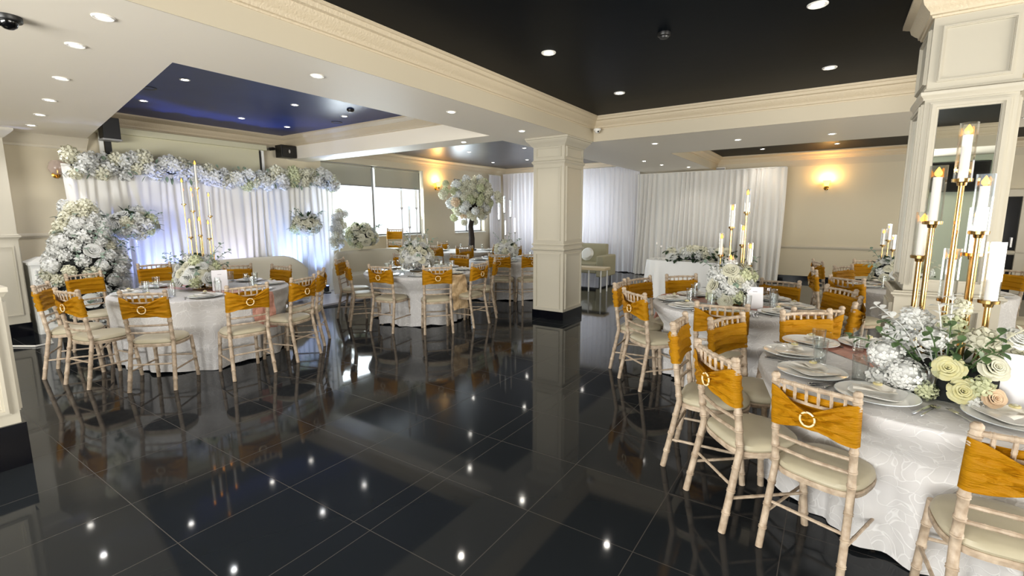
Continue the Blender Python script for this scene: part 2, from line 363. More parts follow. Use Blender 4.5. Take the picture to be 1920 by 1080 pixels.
# roller blinds
def blind(y0, y1, z0, z1, label, x=XW-.12):
    t = thing('roller_blind', label, 'blind', (x, (y0+y1)/2, z0), 0, 'roller blinds on the west windows'); h = (y1-y0)/2
    MB().box(-.004,-h,0,.004,h,z1-z0).obj('blind_fabric', 'blind', t, False)
    MB().box(-.012,-h,-.02,.012,h,.012).obj('bottom_bar', 'frame_grey', t, False)
    MB().tube([(0,-h,z1-z0-.03),(0,h,z1-z0-.03)], .03, 10).obj('roller', 'blind', t)
    MB().tube([(.05,h-.03,z1-z0-.05),(.05,h-.03,-.1)], .006, 6).obj('pull_chain', 'black', t)
blind(6.45, 7.89, 2.38, 2.86, 'grey roller blind pulled halfway down, nearer one of the wide bright window')
blind(8.01, 9.55, 2.38, 2.86, 'grey roller blind pulled halfway down, farther one beside the lit wall sconce')
blind(10.95, 12.35, 2.6, 2.73, 'short grey roller blind on the far window behind the blossom tree')
# projector screen / beige blind above the backdrop
t = thing('projection_screen', 'beige pull-down projection screen on the wall above the flower garland', 'screen', (XW+.12, 3.8, 1.9))
MB().box(-.006,-1.16,0,.006,1.16,1.02).obj('screen_fabric', 'screen_cloth', t, False)
MB().box(-.012,-1.24,0,.002,-1.16,1.0).box(-.012,1.16,0,-.004,1.20,1.0).obj('screen_border', 'black', t, False)
MB().box(-.12,-1.35,1.02,.06,1.30,1.12).obj('screen_casing', 'screen_cloth', t, False, .01)
for q in (1.22,-1.3): MB().box(-.06,q,-.2,-.02,q+.05,1.02).obj('side_rail', 'white', t, False)

# ------------------------------------------------------------------ pillars
def frame_strip(mb, face, a0, a1, z0, z1, pos, w=.022, d=.012):
    """raised rectangular moulding on a face: face in S,N,E,W"""
    def bx(p0, p1, q0, q1, dd):
        if face == 'S': mb.box(p0,pos-dd,q0,p1,pos,q1)
        if face == 'N': mb.box(p0,pos,q0,p1,pos+dd,q1)
        if face == 'E': mb.box(pos,p0,q0,pos+dd,p1,q1)
        if face == 'W': mb.box(pos-dd,p0,q0,pos,p1,q1)
    for k, (ww, dd) in enumerate(((w, d), (w*.45, d*1.7))):
        o = k*w*.25
        o += (w if k else 0)*.0; bx(a0+o,a0+o+ww,z0+o,z1-o,dd); bx(a1-o-ww,a1-o,z0+o,z1-o,dd); bx(a0+o+ww,a1-o-ww,z0+o,z0+o+ww,dd); bx(a0+o+ww,a1-o-ww,z1-o-ww,z1-o,dd)
def pillar(label, x0, y0, x1, y1, zt, plinth, bands, panels, cap, mirrors=None, wide=None):
    t = thing('pillar', label, 'pillar', ((x0+x1)/2, (y0+y1)/2, 0)); ox, oy = (x0+x1)/2, (y0+y1)/2
    hx, hy = (x1-x0)/2, (y1-y0)/2
    MB().box(-hx-.012,-hy-.012,0,hx+.012,hy+.012,plinth).obj('plinth', 'black_plinth', t, False)
    MB().box(-hx,-hy,plinth,hx,hy,zt).obj('shaft', 'pillar_paint', t, False)
    if wide:
        MB().box(-hx-.05,-hy-.05,plinth,hx+.05,hy+.05,wide).obj('pedestal', 'pillar_paint', t, False)
    b = MB()
    for z, h, p in bands:
        e = .05 if wide and z <= wide+.01 else 0
        sweep(rectcw(-hx-e,-hy-e,hx+e,hy+e), [(0,z),(p*.35,z),(p*.45,z+h*.2),(p*.8,z+h*.35),(p,z+h*.45),(p,z+h*.7),(p*.5,z+h*.8),(p*.3,z+h),(0,z+h)], True, b)
    b.obj('band_moulding', 'pillar_paint', t)
    pm = MB()
    for z0, z1 in panels:
        e = .05 if wide and z1 < wide else 0
        for f, a, pos in (('S',hx,-hy-e),('N',hx,hy+e),('E',hy,hx+e),('W',hy,-hx-e)):
            frame_strip(pm, f, -a+.05, a-.05, z0, z1, pos)
    pm.obj('panel_moulding', 'pillar_paint', t, False)
    sweep(rectcw(-hx,-hy,hx,hy), cap, True).obj('capital', 'cornice_paint' if zt > 3 else 'pillar_paint', t)
    if mirrors:
        z0, z1 = mirrors
        for f, a, pos in (('S',hx,-hy),('W',hy,-hx),('N',hx,hy),('E',hy,hx)):
            fr = MB(); frame_strip(fr, f, -a+.03, a-.03, z0, z1, pos, .05, .016)
            o = fr.obj('mirror_frame', 'pillar_paint', t, False)
            g = MB(); q = a-.085
            if f == 'S': g.box(-q,pos-.004,z0+.05,q,pos-.002,z1-.05)
            if f == 'N': g.box(-q,pos+.002,z0+.05,q,pos+.004,z1-.05)
            if f == 'W': g.box(pos-.004,-q,z0+.05,pos-.002,q,z1-.05)
            if f == 'E': g.box(pos+.002,-q,z0+.05,pos+.004,q,z1-.05)
            g.obj('mirror_glass', 'mirror', t, False)
    return t
pillar('square cream panelled pillar with black plinth standing in the middle of the room', 1.06, 6.25, 1.60, 6.90, ZS, .13,
       [(1.08,.05,.03),(1.16,.04,.02),(2.41,.06,.022)], [(.17,1.05),(1.24,2.37),(2.51,2.66)],
       [(0,2.67),(.012,2.67),(.02,2.685),(.05,2.72),(.085,2.755),(.09,2.77),(.10,2.775),(.10,2.80)])
pillar('cream pillar with tall mirrors and moulded capital beside the nearest table', 5.50, 4.42, 5.99, 4.97, ZM, .15,
       [(1.0,.05,.025),(2.44,.08,.03)], [(.22,.94),(2.56,2.94)], [(d_,z_) for d_,z_ in cornice(ZM,.17,.13)], mirrors=(1.09,2.42), wide=1.0)
pillar('panelled cream wall pillar in the left background before the white cabinet', XW+.0, .75, -4.18, 1.40, ZS, .19,
       [(1.34,.07,.03)], [(.3,1.25)], [(0,2.67),(.02,2.685),(.085,2.755),(.10,2.775),(.10,2.80)])
# low panelled pedestal at the near left edge
t = thing('pedestal', 'low cream fluted pedestal with black base at the left picture edge', 'pedestal', (.36, .1, 0))
MB().box(-.32,-.32,0,.32,.32,.29).obj('plinth', 'black_plinth', t, False)
MB().box(-.30,-.30,.29,.30,.30,1.16).obj('shaft', 'pillar_paint', t, False)
pb = MB()
for f, pos in (('E',.30),('N',.30),('S',-.30),('W',-.30)): frame_strip(pb, f, -.26, .26, .36, 1.10, pos, .04, .014)
pb.obj('panel_moulding', 'pillar_paint', t, False)
sweep(rectcw(-.30,-.30,.30,.30), [(0,1.13),(.01,1.13),(.02,1.15),(.03,1.16),(.03,1.19),(-.02,1.21),(-.1,1.215)], True).add([(-.2,-.2,1.215),(.2,-.2,1.215),(.2,.2,1.215),(-.2,.2,1.215)],[(0,1,2,3)]).obj('cap', 'pillar_paint', t)
t = thing('cabinet', 'white panelled cabinet with sloping top against the far left wall', 'cabinet', (-4.30, 1.67, 0))
MB().box(-.2,-.2,0,.16,.2,.98).obj('body', 'white', t, False)
MB().add([(-.22,-.22,.98),(.18,-.22,.98),(.18,.22,.98),(-.22,.22,.98),(-.22,-.22,1.01),(.18,-.22,1.01),(.18,.22,1.01),(-.22,.22,1.01),(-.1,-.08,1.08),(.02,-.08,1.08),(.02,.08,1.08),(-.1,.08,1.08)],
 [(0,3,2,1),(0,1,5,4),(1,2,6,5),(2,3,7,6),(3,0,4,7),(4,5,9,8),(5,6,10,9),(6,7,11,10),(7,4,8,11),(8,9,10,11)]).obj('cabinet_top', 'white', t, False)
q = MB(); frame_strip(q,'E',-.17,.17,.06,.92,.16,.03,.01); q.obj('door', 'white', t, False)

# ------------------------------------------------------------------ ceiling lights
dl = thing('downlight', 'x', 'ceiling light')
MB().lathe([(.030,-.002),(.046,-.008),(.052,-.004),(.052,0)], 24, close=True).obj('trim_ring', 'white_plastic', dl)
MB().lathe([(.001,-.004),(.031,-.004)], 20, close=True).obj('bulb', 'lens', dl)
def downlight(x, y, z, label, grp, power, col=(1,.93,.82)):
    o = dup(dl, (x,y,z), 0, label, grp, 1.35 if grp == G2 else 1.1)
    l = bpy.data.lights.new('lamp_light', 'SPOT'); l.energy = power; l.color = col; l.spot_size = math.radians(128); l.spot_blend = .9; l.shadow_soft_size = .03
    lo = bpy.data.objects.new('lamp_light', l); COL.objects.link(lo); lo.parent = o; lo.location = (0,0,-.02)
G1, G2, G3, G4 = 'downlights in the white soffit', 'downlights in the black main ceiling', 'downlights in the navy ceiling over the backdrop', 'downlights in the far grey ceiling'
PW = 14
for x, y, lab in ((1.32,.9,'nearest the camera in the left row'),(.58,.96,'second in the left row'),(-.55,1.15,'third in the left row'),(-1.65,1.32,'fourth in the left row'),
                  (-2.66,1.46,'fifth in the left row'),(-3.61,1.58,'last in the left row, nearest the left wall'),
                  (1.30,2.34,'on the long beam, nearest the camera'),(1.30,4.05,'in the middle of the long beam'),(1.30,5.54,'on the long beam, just before the centre pillar'),
                  (2.46,7.79,'on the cross beam, just right of the centre pillar'),(3.66,8.15,'in the middle of the cross beam'),(4.89,8.36,'on the cross beam, near the mirrored pillar'),
                  (1.48,10.19,'over the floor between centre pillar and drapes'),(1.56,11.2,'nearest the white drapes, left'),(.0,5.85,'on the narrow beam left of the centre pillar'),(6.9,8.3,'on the cross beam right of the mirrored pillar'),
                  (.9,-1.5,'behind the camera, left'),(1.95,12.1,'closest to the pale drape')):
    downlight(x, y, ZS, 'small round downlight '+lab, G1, PW*(1.8 if 'left row' in lab else 1), (.97,.96,1) if 'left row' in lab else (1,.93,.82))
for x, y, lab in ((2.5,2.2,'left row, nearest the camera'),(2.62,3.95,'left row, warm one above the open floor'),(2.62,5.78,'left row, nearest the centre pillar'),
                  (4.79,4.16,'right row, brightest at the top edge'),(4.85,6.05,'right row, nearest the cross beam'),(4.8,2.2,'right row, out above the near table'),(7.1,4.1,'beyond the mirrored pillar'),(7.1,2.0,'above the right end of the near table'),
                  (2.6,.2,'left row, above the camera'),(4.8,.2,'right row, above the camera'),(7.1,6.0,'far corner behind the mirrored pillar'),(4.8,-1.6,'behind the camera')):
    downlight(x, y, ZM, 'downlight in the black ceiling, '+lab, G2, PW*1.35, (1,.94,.84))
for x, y, lab in ((-1.55,2.54,'nearest the camera'),(-3.18,2.68,'left, nearest the soffit edge'),(-3.28,4.08,'over the middle of the garland'),(-1.68,4.03,'in the middle of the right row'),(-3.39,4.95,'beside the wall speaker'),(-1.76,4.95,'nearest the cross beam on the right')):
    downlight(x, y, ZW, 'downlight in the navy ceiling '+lab, G3, PW*.8, (.92,.95,1))
for x, y, lab in ((-2.69,9.34,'above the blossom tree'),(-1.21,9.57,'left of the centre pillar'),(-3.6,11.6,'nearest the far drapes, left'),(-2.4,11.6,'nearest the far drapes'),(-.5,11.5,'behind the centre pillar'),(-1.4,7.6,'over the middle table')):
    downlight(x, y, ZW-.03, 'downlight in the far grey ceiling '+lab, G4, PW*.8, (1,.97,.93))
for x, y, lab in ((3.51,12.4,'left of the sconce'),(4.94,12.4,'above the lit wall sconce'),(6.4,12.2,'right of the sconce'),(5.0,10.2,'above the back right table'),(6.8,10.2,'far right')):
    downlight(x, y, ZN, 'downlight in the dark ceiling strip, '+lab, 'downlights in the far right dark ceiling', PW*1.5, (1,.9,.76))
for ch in kids(dl): bpy.data.objects.remove(ch)
bpy.data.objects.remove(dl)
# detectors, cameras, vents, speaker
def smoke(x, y, z, label, m):
    t = thing('smoke_detector', label, 'smoke detector', (x,y,z))
    MB().lathe([(.001,-.045),(.035,-.043),(.04,-.03),(.052,-.025),(.055,-.01),(.055,0)], 20, close=True).obj('detector_body', m, t)
    MB().torus(.042,.005,20,6,Matrix.Translation((0,0,-.012))).obj('detector_ring', m, t)
smoke(-1.27,4.69,ZW,'small black smoke detector on the navy ceiling','black'); smoke(3.68,4.08,ZM,'round black smoke detector on the black main ceiling','black')
def vent(x, y, z, label):
    t = thing('ceiling_speaker', label, 'ceiling speaker', (x,y,z))
    MB().lathe([(.06,-.002),(.08,-.008),(.09,-.006),(.092,0)], 28, close=True).obj('rim', 'black', t)
    MB().lathe([(.001,-.004),(.06,-.002)], 28, close=True).obj('grille', 'navy_ceiling', t)
vent(-2.35,2.45,ZW,'flush round ceiling speaker near the left navy ceiling edge'); vent(-2.3,5.2,ZW,'flush round ceiling speaker near the cross beam')
def dome(x, y, z, label, m, rot=0, s=1):
    t = thing('security_camera', label, 'camera', (x,y,z), rot); t.scale = (s,)*3
    MB().lathe([(.062,-.03),(.066,-.025),(.066,0)], 24).obj('housing', m, t)
    MB().lathe([(.001,-.075),(.02,-.072),(.038,-.058),(.047,-.035),(.047,-.028)], 20, close=True).obj('dome_cover', 'black_gloss' if m == 'black' else 'white_plastic', t)
    MB().lathe([(.001,0),(.014,0),(.014,.02)], 12).xf(Matrix.Translation((0,-.035,-.05))@Matrix.Rotation(PI/2,4,'X')).obj('lens', 'black_gloss', t)
dome(.87,.58,ZS,'black dome security camera on the soffit at the left top corner','black')
dome(1.82,6.92,2.97,'white dome security camera in the beam corner above the centre pillar','white_plastic', PI/4, .9)
t = thing('security_camera', 'small black bullet camera on the wall beside the projection screen', 'camera', (XW+.02,5.25,3.0))
MB().tube([(0,0,0),(.12,0,0)], .01, 8).obj('arm','black',t); MB().tube([(.1,.03,-.02),(.13,-.07,-.04)], .03, 12).obj('housing','black',t)
t = thing('loudspeaker', 'black wall speaker with a silver badge under the cross beam', 'speaker', (-4.25,5.42,2.80))
MB().box(-.11,-.16,0,.11,.16,.24).obj('speaker_box', 'black', t, False, .008)
MB().box(.11,-.145,.015,.118,.145,.225).obj('grille', 'black_gloss', t, False)
MB().lathe([(.001,.0),(.018,.0),(.018,.006)], 12).xf(Matrix.Translation((.118,0,.12))@Matrix.Rotation(PI/2,4,'Y')@Matrix.Scale(2,4,(1,0,0))).obj('badge','steel',t)
MB().box(-.2,-.02,.08,-.11,.02,.16).obj('wall_bracket','black',t,False)
t = thing('loudspeaker', 'black wall speaker half hidden by the soffit left of the screen', 'speaker', (-4.25,2.58,2.78))
MB().box(-.09,-.11,.03,.09,.11,.34).obj('speaker_box','black',t,False,.008); MB().box(-.10,-.12,0,.10,.12,.03).obj('shelf_bracket','frame_grey',t,False,.008); MB().box(-.30,-.02,.28,-.08,.02,.32).obj('wall_arm','black',t,False)
t = thing('emergency_light', 'small white emergency light box under the far right beam', 'light', (2.42,YN-.09,2.72))
MB().box(-.13,-.05,0,.13,.05,.16).obj('housing','white_plastic',t,False,.01); MB().box(-.11,-.06,.02,.11,-.05,.13).obj('diffuser','frame_grey',t,False)
t = thing('wall_fan', 'round black wall fan peeking out right of the mirrored pillar', 'fan', (7.62,YN-.14,2.46))
MB().torus(.20,.015,28,6,Matrix.Rotation(PI/2,4,'X')).obj('cage_ring','black',t)
fb = MB()
for k in range(12):
    a = k*PI/12; fb.tube([(-.2*math.cos(a),0,-.2*math.sin(a)),(0,-.05,0),(.2*math.cos(a),0,.2*math.sin(a))], .004, 4)
fb.obj('cage','black',t); MB().lathe([(.001,0),(.07,0),(.07,.12),(.001,.12)],16).xf(Matrix.Rotation(-PI/2,4,'X')).obj('motor','black',t)
# sconces
def sconce(x, y, z, rz, label, lit=True):
    t = thing('wall_sconce', label, 'wall lamp', (x,y,z), rz)     # local +x points into the room
    MB().lathe([(.001,0),(.045,0),(.05,.008),(.03,.02),(.001,.025)],16).xf(Matrix.Rotation(PI/2,4,'Y')).obj('back_plate','brass',t)
    MB().tube([(.02,0,0),(.07,0,-.05),(.11,0,-.04),(.12,0,.02)], .008, 8).obj('arm','brass',t)
    MB().lathe([(.001,-.05),(.02,-.045),(.012,-.02),(.03,0),(.03,.012),(.001,.014)],14,(.12,0,.03)).obj('cup','brass',t)
    if lit:
        MB().lathe([(.035,0),(.05,.02),(.062,.07),(.085,.13)],20,(.12,0,.045),close=True).obj('glass_shade','shade_lit',t)
        l = bpy.data.lights.new('lamp_light','POINT'); l.energy = 16; l.color = (1,.62,.22); l.shadow_soft_size = .07
        lo = bpy.data.objects.new('lamp_light', l); COL.objects.link(lo); lo.parent = t; lo.location = (.14,0,.2)
    else:
        MB().lathe([(.04,0),(.09,.03),(.115,.09),(.09,.17),(.06,.2)],20,(.12,0,.0),close=True).obj('glass_shade','shade_glass',t)
        MB().lathe([(.001,0),(.03,.02),(.035,.06),(.001,.1)],12,(.12,0,.0)).obj('bulb','brass',t)
sconce(XW, 10.1, 2.42, 0, 'lit amber wall sconce beside the wide window')
sconce(4.8, YN, 2.26, -PI/2, 'lit amber wall sconce glowing on the far right wall')
sconce(XW, 1.97, 2.25, 0, 'unlit round glass wall sconce on the left wall', False)
# framed mirror + tv
t = thing('wall_mirror', 'white framed wall mirror at the right edge beside the dark doorway', 'mirror', (8.75,YN-.02,.95))
q = MB(); frame_strip(q,'S',-.4,.4,0,1.0,0,.06,.03); q.obj('mirror_frame','trim_paint',t,False); MB().box(-.35,-.01,.05,.35,-.006,.95).obj('mirror_glass','mirror',t,False)
t = thing('television', 'black television on the wall opposite the mirrored pillar', 'television', (6.95,YS+.06,2.08))
MB().box(-.55,-.03,0,.55,.03,.6).obj('casing','black',t,False,.01); MB().box(-.53,.03,.02,.53,.034,.58).obj('tv_screen','tv',t,False)

# ------------------------------------------------------------------ chair
def bamboo(p0, p1, r, ts, mid=None, seg=8):
    """list of points and radii with double rings at the parameters ts"""
    P = [Vector(p0)]+([Vector(mid)] if mid else [])+[Vector(p1)]
    L = [0]
    for a, b in zip(P, P[1:]): L.append(L[-1]+(b-a).length)
    def at(t):
        d = t*L[-1]
        for i in range(len(P)-1):
            if d <= L[i+1] or i == len(P)-2: return P[i].lerp(P[i+1], (d-L[i])/(L[i+1]-L[i]))
    T = {0:1, 1:1}
    if mid: T[L[1]/L[-1]] = 1
    e = .0045/L[-1]
    for t in ts:
        for k, s in ((-3,1),(-2,1.22),(-1,1.02),(0,1.22),(1,1.02)): T[min(max(t+k*e*1.1,0.001),.999)] = s
    ks = sorted(T); return [at(k) for k in ks], [r*T[k] for k in ks]
def se(a, b, n, ang):  # superellipse
    c, s = math.cos(ang), math.sin(ang)
    return (a*math.copysign(abs(c)**(2/n), c), b*math.copysign(abs(s)**(2/n), s))
def build_chair():
    t = thing('banqueting_chair', 'x', 'chair')
    for sx in (-1, 1):
        pts, r = bamboo((sx*.197,-.275,0), (sx*.187,-.255,.955), .0185, (.12,.25,.38,.52,.60,.70,.93,.965), (sx*.182,-.195,.45), 10)
        MB().tube(pts, r, 10).lathe([(.001,.018),(.012,.016),(.0215,.004),(.0215,-.006),(.018,-.01)], 10, (sx*.187,-.255,.95), close=True).obj('back_post','limewash',t)
        pts, r = bamboo((sx*.188,.195,0), (sx*.172,.155,.435), .0175, (.18,.45,.72))
        MB().tube(pts, r, 9).obj('front_leg','limewash',t)
    N = 36
    def ring(a, b, z): return [(se(a,b,2.3 if k < N/2 else 3.4,2*PI*k/N)[0], se(a,b,2.3 if k < N/2 else 3.4,2*PI*k/N)[1]-.01, z) for k in range(N)]
    def shell(rows, name, m):
        vs = [v for r in rows for v in r]; fs = [(i*N+k, i*N+(k+1)%N, (i+1)*N+(k+1)%N, (i+1)*N+k) for i in range(len(rows)-1) for k in range(N)]
        fs += [tuple(reversed(range(N))), tuple((len(rows)-1)*N+k for k in range(N))]
        MB().add(vs, fs).obj(name, m, t, True)
    shell([ring(.195,.19,.412), ring(.212,.207,.416), ring(.215,.21,.436), ring(.21,.205,.444)], 'seat_frame', 'limewash')
    shell([ring(.205,.20,.444), ring(.211,.206,.456), ring(.205,.20,.475), ring(.185,.18,.488), ring(.13,.125,.497), ring(.05,.05,.50)], 'seat_cushion', 'cushion')
    def yb(z): return -.195-(z-.45)*.06/.505
    for z in (.625, .555):
        pts, r = bamboo((-.19,yb(z),z), (.19,yb(z),z), .0095, (.2,.4,.6,.8), (0,yb(z)-.02,z)); MB().tube(pts, r, 7).obj('back_rail','limewash',t)
    pts, r = bamboo((-.195,yb(.925),.925), (.195,yb(.925),.925), .012, (.14,.28,.42,.58,.72,.86), (0,yb(.925)-.022,.928)); MB().tube(pts, r, 8).obj('top_rail','limewash',t)
    pts, r = bamboo((-.192,yb(.845),.845), (.192,yb(.845),.845), .008, (.3,.7), (0,yb(.845)-.02,.845)); MB().tube(pts, r, 6).obj('back_rail','limewash',t)
    sp = MB()
    for k in range(6):
        x = -.14+k*.056; y = -.02*(1-(x/.19)**2)
        pts, r = bamboo((x,yb(.845)+y,.845),(x,yb(.925)+y,.925),.0075,(.5,)); sp.tube(pts, r, 6)
    sp.obj('spindles','limewash',t)
    for a, b in (((-.19,-.233,.19),(-.189,.18,.19)),((.19,-.233,.19),(.189,.18,.19)),((-.19,.18,.23),(.19,.18,.23)),((-.19,-.222,.25),(.19,-.222,.25))):
        pts, r = bamboo(a, b, .0085, (.3,.7)); MB().tube(pts, r, 7).obj('stretcher','limewash',t)
    # sash: band around both posts, gathered through a ring on the outside
    hw, th = .208, .028; rnd = random.Random(3)
    ph = [rnd.random()*6 for _ in range(6)]
    def sash(u, v):
        P = 4*hw; s = u*P
        if s < 2*hw: x = -hw+s; side = -1
        else: x = hw-(s-2*hw); side = 1
        e = max(0., min(1., (hw-abs(x))/.03)); off = th*math.sqrt(1-(1-e)**2)
        if side < 0:
            g = max(0, 1-abs(x)/.2)**1.25; zt = .905-.088*g; zb = .695+.052*g
        else: g = 0; zt = .885; zb = .70
        z = zb+(zt-zb)*v
        w = .006*math.sin(v*21+abs(x)*26*(1 if side < 0 else .2)+ph[0])+.0045*math.sin(v*38-x*18+ph[1])
        if side < 0: w *= 1+1.2*g
        cv = -.02*(1-(x/.2)**2)
        return (x, yb(z)+side*off+cv+w*e*(1 if side > 0 else 1)-(.012*g if side < 0 else 0), z+.003*math.sin(x*40+ph[2])*(v-.5))
    MB().grid(sash, 80, 20, True).obj('sash','sash',t, True, angle=80)
    MB().torus(.034,.0048,28,7,Matrix.Translation((0,yb(.785)-.066,.785))@Matrix.Rotation(PI/2,4,'X')).obj('sash_ring','ring',t)
    return t
CSC = [None]
chair0 = build_chair(); chair_used = [False]
CH = []
def put_chair(mx, my, ang, label, group, z=0, sc=None):
    a = math.radians(ang); d = Vector((math.cos(a), math.sin(a)))
    p = (mx+d.x*.255, my+d.y*.255, z); rz = a-PI/2
    if not chair_used[0]:
        chair0.location = p; chair0.rotation_euler = (0,0,rz); tag(chair0, label, None, group); chair_used[0] = True
    else: dup(chair0, p, rz, label, group, sc or CSC[0])
    CH.append((p[0], p[1], a))

# ------------------------------------------------------------------ tables
ZT = .76
def cloth_obj(cx, cy, r, label, chairs, seed, group, hem=.015, folds=13):
    rnd = random.Random(seed); ph = [rnd.random()*6.28 for _ in range(5)]
    nT, nZ = 168, 16
    def base(a, k):
        fold = .5*math.sin(folds*a+ph[0]+.8*math.sin(3*a+ph[3]))+.3*math.sin((folds*2-3)*a+ph[1]+math.sin(5*a))+.2*math.sin(5*a+ph[2])
        tt = k/nZ; z = (ZT-.012)*(1-tt)+hem*tt+(.012*math.sin(7*a+ph[4]) if k == nZ else 0)
        return r+.004+tt**.9*(.060*fold+.018), max(z, .004)
    push = []
    for k in range(nZ+1):
        row = []
        for i in range(nT):
            a = 2*PI*i/nT; R, z = base(a, k); R0 = R; wgt = max(0, min(1, (.72-z)/.2))
            if wgt > 0:
                for chx, chy, ch in chairs:
                    for _ in range(20):
                        px, py = cx+R*math.cos(a)-chx, cy+R*math.sin(a)-chy
                        lx = px*math.sin(ch)-py*math.cos(ch); ly = px*math.cos(ch)+py*math.sin(ch)
                        if abs(lx) < .225 and -.3 < ly < .225: R -= .012
                        else: break
            row.append((R0-R)*wgt)
        W_ = 7; dl_ = [max(row[(i+q)%nT]*math.cos(abs(q)/(W_+1)*PI/2) for q in range(-W_, W_+1)) for i in range(nT)]
        push.append([sum(dl_[(i+q)%nT] for q in range(-2, 3))/5 for i in range(nT)])
    rows = []
    prof = [(0, ZT)]+[(r*k/5, ZT) for k in range(1,5)]+[(r-.012, ZT), (r-.003, ZT-.003), (r, ZT-.012)]
    vs = []; cols = len(prof)-1+nZ
    for i in range(nT):
        a = 2*PI*i/nT; ca, sa = math.cos(a), math.sin(a)
        for (rr, z) in prof[1:]: vs.append((rr*ca, rr*sa, z))
        for k in range(1, nZ+1):
            R, z = base(a, k); R -= push[k][i]
            vs.append((R*ca, R*sa, z))
    fs = []
    for i in range(nT):
        j = (i+1)%nT
        for k in range(cols-1): fs.append((i*cols+k, i*cols+k+1, j*cols+k+1, j*cols+k))
    n = len(vs); vs.append((0,0,ZT)); fs += [(n, i*cols, ((i+1)%nT)*cols) for i in range(nT)]
    o = MB().add(vs, fs).obj('tablecloth', 'tablecloth', None, True, angle=60); o.location = (cx,cy,0)
    return tag(o, label, 'tablecloth', group)
def table_obj(cx, cy, r, label, group):
    t = thing('round_table', label, 'table', (cx,cy,0), 0, group)
    MB().lathe([(.001,.725),(r-.04,.725),(r-.02,.735),(r-.02,.75),(.001,.75)], 48).obj('tabletop','table_wood',t)
    for k in range(4):
        a = k*PI/2+.4; MB().tube([((r-.5)*math.cos(a),(r-.5)*math.sin(a),0),((r-.5)*math.cos(a),(r-.5)*math.sin(a),.726)], .015, 8).obj('leg','steel',t)
# item prototypes
def proto(fn): return fn()
def p_charger():
    t = thing('charger_plate','x','plate'); MB().lathe([(.001,0),(.09,0),(.135,.008),(.165,.016),(.166,.019),(.135,.013),(.09,.005),(.001,.005)],40).obj('plate_body','china',t)
    MB().torus(.1655,.0022,40,5,Matrix.Translation((0,0,.0175))).obj('plate_rim','china_blue',t); return t
def p_square():
    t = thing('side_plate','x','plate')
    def f(u, v):
        a = 2*PI*u; x, y = se(1,1,4.5,a); rr = [.001,.06,.085,.105,.107,.08,.001][int(round(v*6))]; z = [0,0,.006,.016,.019,.010,.005][int(round(v*6))]
        return (x*rr, y*rr, z)
    MB().grid(f, 40, 6, True).obj('plate_body','china',t); return t
def p_napkin():
    o = thing('napkin','x','napkin')
    def f(u, v): return (.085*(u-.5)*2, .05*(v-.5)*2*(1-.25*u), .010+.006*math.sin(u*5+1)*math.sin(v*4)+.003*math.sin(v*9))
    MB().grid(f,12,10).obj('cloth_fold','napkin',o)
    def g(u, v): return (.06*(u-.5)*2+.01, .035*(v-.5)*2, .020+.008*math.sin(u*7)*math.cos(v*3))
    MB().grid(g,10,8).obj('top_fold','napkin',o); return o
def p_favour():
    t = thing('table_favour','x','favour')
    MB().torus(.014,.006,16,7,Matrix.Translation((0,0,.006))).obj('wreath','favour',t)
    MB().lathe([(.001,.0),(.009,.002),(.010,.012),(.001,.018)],10).obj('flower_head','pet_cream',t); return t
def p_tumbler():
    t = thing('glass_tumbler','x','glass')
    MB().lathe([(.001,0),(.026,0),(.027,.004),(.033,.125),(.0312,.125),(.0255,.012),(.001,.012)],22).obj('tumbler_wall','glass',t)
    MB().torus(.0322,.0011,22,5,Matrix.Translation((0,0,.125))).obj('rim','glass',t); return t
def p_knife():
    t = thing('table_knife','x','knife')
    MB().tube([(0,-.1,.004),(0,-.09,.004),(0,-.03,.004),(0,0,.004)],[.003,.0065,.005,.003],8).xf(Matrix.Scale(.7,4,(0,0,1))).obj('handle','steel',t)
    MB().prism([(-.006,0),(.006,0),(.008,.09),(.002,.105),(-.006,.09)],.0015,.003).obj('blade','steel',t,False); return t
def p_spoon():
    t = thing('table_spoon','x','spoon')
    MB().tube([(0,-.1,.004),(0,-.085,.004),(0,-.03,.005),(0,.04,.006)],[.003,.007,.003,.0022],8).xf(Matrix.Scale(.7,4,(0,0,1))).obj('handle','steel',t)
    def f(u, v): a = 2*PI*u; return (.018*v*math.cos(a), .06+.028*v*math.sin(a), .002+.007*v*v)
    MB().grid(f,18,5,True).obj('bowl','steel',t); return t
def p_fork():
    t = thing('table_fork','x','fork')
    MB().tube([(0,-.1,.004),(0,-.085,.004),(0,-.03,.005),(0,.035,.004)],[.003,.0075,.003,.003],8).xf(Matrix.Scale(.7,4,(0,0,1))).obj('handle','steel',t)
    q = MB().box(-.0115,.033,.003,.0115,.048,.005)
    for k in range(4): q.box(-.0115+k*.0068,.046,.003,-.0085+k*.0068,.09,.0048)
    q.obj('tines','steel',t,False); return t
def p_wine():
    t = thing('wine_glass','x','glass')
    MB().lathe([(.001,0),(.03,0),(.03,.002),(.004,.006),(.003,.07),(.012,.082),(.03,.11),(.032,.135),(.027,.17),(.0255,.17),(.03,.135),(.028,.111),(.001,.085)],20).obj('glass_body','glass',t)
    MB().lathe([(.001,.0005),(.031,.0005),(.031,.0025)],20).obj('foot','glass',t); return t
protos = {k: proto(f) for k, f in dict(charger=p_charger, square=p_square, napkin=p_napkin, favour=p_favour, tumbler=p_tumbler, knife=p_knife, spoon=p_spoon, fork=p_fork, wine=p_wine).items()}
def item(k, x, y, z, rz, label, group): return dup(protos[k], (x,y,z), rz, label, group)
def dirname(cx, cy, x, y):
    to = Vector((5.02-cx, -.28-cy)).normalized(); rgt = Vector((-to.y, to.x))  # viewer's right
    v = Vector((x-cx, y-cy)); a = math.degrees(math.atan2(v.dot(rgt), v.dot(to)))
    names = ['front','front-right','right','back-right','back','back-left','left','front-left']
    return names[int(round(a/45))%8]
